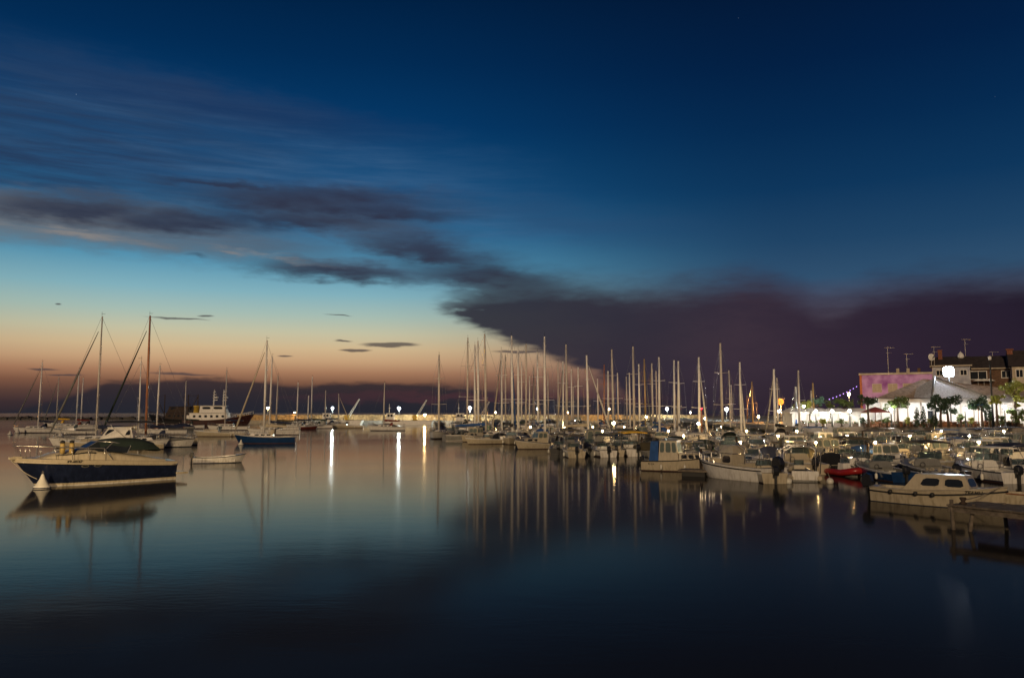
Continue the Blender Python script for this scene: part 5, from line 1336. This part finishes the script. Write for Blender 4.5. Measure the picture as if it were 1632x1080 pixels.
MB().tube([(0, 0, 0), (0, 0, Hz(574, 112) - 2.05)], [.16, .09], 8).build('post', RUBBER, lp); MB().lathe([(.05, 0), (.2, .1), (.24, .5), (.05, .62)], 8, 0, (0, 0, Hz(574, 112) - 2.05)).build('lantern', TENTW, lp)
# cable with small purple lights
ca, cb_ = Vector((X(1316, 128, 637), 128, Hz(637, 128))), Vector((X(1370, 138, 612), 138, Hz(612, 138)))
cg = thing('light_cable', 'sagging cable of small purple lights running up to the pink building', 'light string', (0, 0, 0))
MB().tube([ca.lerp(cb_, i / 10) - Vector((0, 0, .25 * math.sin(math.pi * i / 10))) for i in range(11)], .03, 4).build('cable', RUBBER, cg)
vb = bulbmat('violet_bulb', (.55, .3, 1), 2.5)
for i in range(1, 10): MB().ball(ca.lerp(cb_, i / 10) - Vector((0, 0, .25 * math.sin(math.pi * i / 10) + .08)), .09, 6).build('bulb', vb, cg)
# red parasol
def parasol(px_, top, eave, half, d, m, label, base=2.05):
    z0, z1 = Hz(eave, d), Hz(top, d); w = half / F_PX * d
    t = thing('parasol', label, 'parasol', (X(px_, d, 655), d, base), 0, 'terrace parasols')
    MB().tube([(0, 0, 0), (0, 0, z1 - base)], .05, 6).build('pole', WOOD, t)
    MB().lathe([(w, z0 - base), (w * .5, z0 - base + (z1 - z0) * .55), (.04, z1 - base)], 8, 0, smooth=False).build('canopy', m, t)
    MB().lathe([(.4, 0), (.4, .12)], 8).build('foot', CONC, t)
parasol(1395, 648, 657, 24, 116, CV['red'], 'wide dark red parasol in front of the marquee')
parasol(1559, 641, 646, 14, 112, CV['blue'], 'blue parasol under the trees right of the twin-trunked tree')
parasol(1612, 649, 654, 14, 111, CV['grey'], 'grey parasol near the right edge of the terrace')

# ================================================================ vegetation
def leafmat(name, c):
    m = mat(name, c, .6, var=.45, vscale=1.4); return m
LG = leafmat('olive_leaves', (.09, .14, .035)); LD = leafmat('dark_leaves', (.022, .05, .02)); LY = leafmat('lit_yellow_green_leaves', (.26, .28, .05)); LT = leafmat('teal_lit_leaves', (.14, .30, .22))  # lamplight on the greenery put into the yellow-green and teal leaf colours
BARK = mat('bark', (.09, .06, .04), .9, var=.3, vscale=6, bump=.4)
def crown(lobes, n, s, seed):
    rg = random.Random(seed); mb = MB(); tot = sum(l[3] ** 2 for l in lobes)
    for cx, cy, cz, r, sq in lobes:
        for _ in range(int(n * r * r / tot)):
            v = Vector((rg.gauss(0, 1), rg.gauss(0, 1), rg.gauss(0, 1))).normalized() * r * rg.uniform(.35, 1.06) ** .6
            c = Vector((cx + v.x, cy + v.y, cz + v.z * sq)); a = Vector((rg.gauss(0, 1), rg.gauss(0, 1), rg.gauss(0, .7))).normalized(); b = a.cross(Vector((rg.gauss(0, 1), rg.gauss(0, 1), rg.gauss(0, 1)))).normalized()
            k = s * rg.uniform(.6, 1.3); mb.add([c - a * k, c + b * k * .5, c + a * k, c - b * k * .5], [(0, 1, 2, 3)])
    return mb
def tree(px_, py_base, top, halfw, d, m, label, cat='tree', trunk=True, base=2.05, twin=False, n=900, name='tree', group=None, sq=.7, seed=None):
    zb, zt = base, Hz(top, d); x = X(px_, d, 640); w = halfw / F_PX * d; hh = (zt - Hz(py_base, d)) / 2; cz = zt - hh - zb
    t = thing(name, label, cat, (x, d, zb), 0, group); rg = random.Random(int(px_))
    lob = [(0, 0, cz + hh * .1, w * .40, hh / (w * .62))] + [(w * rg.uniform(.2, .85) * math.cos(q * .7 + rg.random()), w * .6 * math.sin(q * .7 + rg.random()), cz + hh * rg.uniform(-1.0, .75), w * rg.uniform(.14, .32), rg.uniform(.6, 1.1)) for q in range(16)]
    crown(lob, int(n * 1.5), .09 + w * .03, int(px_)).build('crown', m, t)
    if trunk:
        for dx in ((-.55, .55) if twin else (0,)):
            mb = MB().tube([(dx, 0, 0), (dx * .9, .05, cz * .5), (dx * .6, 0, cz)], [.20, .15, .09], 8)
            for q in range(4): mb.tube([(dx * .75, 0, cz * .75), (dx * .6 + w * .4 * math.cos(q * 1.6), w * .3 * math.sin(q * 1.6), cz + hh * .3)], [.07, .03], 5)
            mb.build('trunk', BARK, t)
    return t
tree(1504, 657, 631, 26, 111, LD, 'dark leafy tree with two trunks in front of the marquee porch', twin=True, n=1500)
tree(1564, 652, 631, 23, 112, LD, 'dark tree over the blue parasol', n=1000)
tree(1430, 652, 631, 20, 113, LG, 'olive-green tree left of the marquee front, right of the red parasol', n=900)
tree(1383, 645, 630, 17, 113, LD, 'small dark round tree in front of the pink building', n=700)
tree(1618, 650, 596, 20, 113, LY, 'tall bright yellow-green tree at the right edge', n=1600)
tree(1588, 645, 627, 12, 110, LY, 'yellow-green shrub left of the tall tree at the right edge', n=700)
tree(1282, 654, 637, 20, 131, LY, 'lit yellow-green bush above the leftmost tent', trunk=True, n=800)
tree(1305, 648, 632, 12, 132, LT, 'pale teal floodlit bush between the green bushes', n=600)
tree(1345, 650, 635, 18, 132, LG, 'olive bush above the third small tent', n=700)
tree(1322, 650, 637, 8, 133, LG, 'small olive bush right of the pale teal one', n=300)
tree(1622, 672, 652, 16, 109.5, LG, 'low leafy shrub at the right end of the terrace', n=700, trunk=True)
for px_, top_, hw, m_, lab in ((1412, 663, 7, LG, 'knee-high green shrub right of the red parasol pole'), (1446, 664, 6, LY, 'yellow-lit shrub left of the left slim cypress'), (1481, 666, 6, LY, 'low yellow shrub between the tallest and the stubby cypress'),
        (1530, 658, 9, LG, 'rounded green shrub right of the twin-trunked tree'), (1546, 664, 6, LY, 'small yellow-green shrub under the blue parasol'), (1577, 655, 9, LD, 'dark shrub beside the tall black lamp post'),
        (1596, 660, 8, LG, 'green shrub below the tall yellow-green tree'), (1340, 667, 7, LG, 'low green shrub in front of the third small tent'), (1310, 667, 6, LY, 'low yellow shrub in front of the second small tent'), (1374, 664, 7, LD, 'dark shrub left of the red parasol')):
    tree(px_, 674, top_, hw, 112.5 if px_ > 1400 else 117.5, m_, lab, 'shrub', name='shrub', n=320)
def cypress(px_, top, d, label, w=.42):
    z = Hz(top, d) - 2.05; t = thing('cypress', label, 'tree', (X(px_, d, 660), d, 2.05), 0, 'slim cypresses by the marquee')
    lob = [(0, 0, z * (i + .6) / 7, w * math.sin(math.pi * min(.93, (i + 1.2) / 8)) ** .8, 1.4) for i in range(7)]
    crown(lob, 500, .11, int(px_)).build('crown', LD, t); MB().tube([(0, 0, 0), (0, 0, z * .8)], [.07, .03], 6).build('trunk', BARK, t)
cypress(1461, 649, 111, 'left slim cypress before the white marquee'); cypress(1471, 648, 111, 'right slim cypress before the white marquee, the tallest'); cypress(1489, 661, 111, 'stubby little cypress left of the twin-trunked tree', .5)
# planters along the terrace edge
PLM = mat('planter_box', (.13, .10, .08), .8, var=.2); FLR = mat('flowers_red', (.45, .03, .04), .7, var=.3); FLP = mat('flowers_mixed', (.45, .30, .12), .7, var=.5)
first = None
for i in range(26):
    px_ = 1280 + i * 13.8; d = 119.5 - i * .34 - 8.0 * 0; d = 119.6 + (108 - 119.5) * ((px_ - 1266) / (1900 - 1266)) + 1.0
    xx = X(px_, d, 675)
    if first is None:
        first = thing('flower_planter', '', 'planter', (xx, d, 2.05), 0, 'flower planters along the terrace edge')
        MB().box(-.5, .5, -.22, .22, 0, .5).build('box', PLM, first); crown([(-.2, 0, .66, .34, .7), (.25, 0, .62, .32, .7)], 160, .09, 5).build('foliage', LG, first); crown([(0, 0, .74, .36, .6)], 40, .06, 9).build('flowers', FLR, first)
        pl = first
    else: pl = copy_thing(first, (xx, d, 2.05), 0, '', None, rng.uniform(.85, 1.15))
    AUTO.append((pl, 'wooden planter with red flowers', px_))
# tables with benches on the terrace
tb0 = None
for i in range(14):
    px_ = 1392 + i * 17; d = 115.0 - .02 * i; xx = X(px_, d, 675)
    if tb0 is None:
        tb0 = thing('terrace_table', '', 'table', (xx, d, 2.05), .3, 'terrace tables with benches')
        MB().box(-.8, .8, -.4, .4, .70, .76).build('table_top', WOOD, tb0)
        for sx_ in (-.6, .6): MB().box(sx_ - .04, sx_ + .04, -.3, .3, 0, .697).build('leg', WOOD, tb0)
        for sy in (-.75, .75): MB().box(-.8, .8, sy - .15, sy + .15, .40, .46).box(-.6, -.52, sy - .1, sy + .1, 0, .397).box(.52, .6, sy - .1, sy + .1, 0, .397).build('bench', WOOD, tb0)
        tb = tb0
    else: tb = copy_thing(tb0, (xx, d, 2.05), rng.uniform(-.5, .5), '', None)
    AUTO.append((tb, 'wooden terrace table with two benches', px_))

# ================================================================ the promenade the camera stands on (behind the camera)
slab_thing([(-80, -1.2), (80, -1.2), (80, -60), (-80, -60)], -1.5, 1.9, 'promenade', PAVE)
pl_ = thing('promenade_lamp', 'tall promenade street lamp behind the camera at the left', 'street lamp', (-17, -2.5, 1.9))
MB().tube([(0, 0, 0), (0, 0, 7.2), (0, .6, 7.7), (0, 1.5, 7.8)], [.12, .08, .06, .06], 8).build('post', POLE, pl_); MB().box(-.2, .2, 1.3, 2.1, 7.72, 7.9).build('lantern', POLE, pl_)
ld = bpy.data.lights.new('lamp_light', 'SPOT'); ld.energy = PROM; ld.color = (1.0, .70, .36); ld.spot_size = R(38); ld.spot_blend = .6; ld.shadow_soft_size = .3
lo = bpy.data.objects.new('lamp_light', ld); lo.location = (0, 1.9, 7.4); lo.parent = pl_
lo.rotation_euler = (Vector((-6, 50, -8))).to_track_quat('-Z', 'Y').to_euler(); col.objects.link(lo)

# ================================================================ labels told apart
ORD = ['leftmost', 'second from left', 'third from left', 'fourth from left', 'fifth from left', 'sixth from left', 'seventh from left', 'eighth from left', 'ninth from left', 'tenth from left'] + \
      [f'number {w} from left' for w in 'eleven twelve thirteen fourteen fifteen sixteen seventeen eighteen nineteen twenty twenty-one twenty-two twenty-three twenty-four twenty-five twenty-six twenty-seven'.split()]
LMK = [(700, 790, 'at the marina left end'), (790, 860, 'left of the mast forest'), (860, 940, 'before the left masts'), (940, 1020, 'by the yellow canopy'), (1020, 1100, 'behind the tall framed wheelhouse'), (1100, 1170, 'above the sport fishing boat'),
       (1170, 1235, 'under the orange lamp'), (1235, 1310, 'below the small tents'), (1310, 1385, 'below the red parasol and pink building'), (1385, 1460, 'above the near cabin boat stern'), (1460, 1530, 'below the twin-trunked tree'), (1530, 1590, 'below the brown house'), (1590, 1700, 'at the right edge')]
from collections import defaultdict
grp = defaultdict(list)
for o, base, px_ in AUTO:
    if o['category'] in ('planter', 'table'): grp[base].append((px_, o)); continue
    place = next((n for a, b, n in LMK if a <= px_ < b), 'at the far end')
    grp[f'{base} {place}'].append((px_, o))
def rowname(o): 
    return o.location.y
for k, L_ in grp.items():
    L_.sort(key=lambda e: e[0])
    for i, (px_, o) in enumerate(L_):
        if len(L_) == 1: o['label'] = k
        elif len(L_) == 2 and o['category'] not in ('planter', 'table'):
            a, b = L_[0][1], L_[1][1]
            if abs(a.location.y - b.location.y) > 6: o['label'] = k + (', the nearer one' if o.location.y < (a.location.y + b.location.y) / 2 else ', the farther one')
            else: o['label'] = ('left-hand ' if i == 0 else 'right-hand ') + k
        else: o['label'] = f'{ORD[min(i, len(ORD) - 1)]}: {k}'
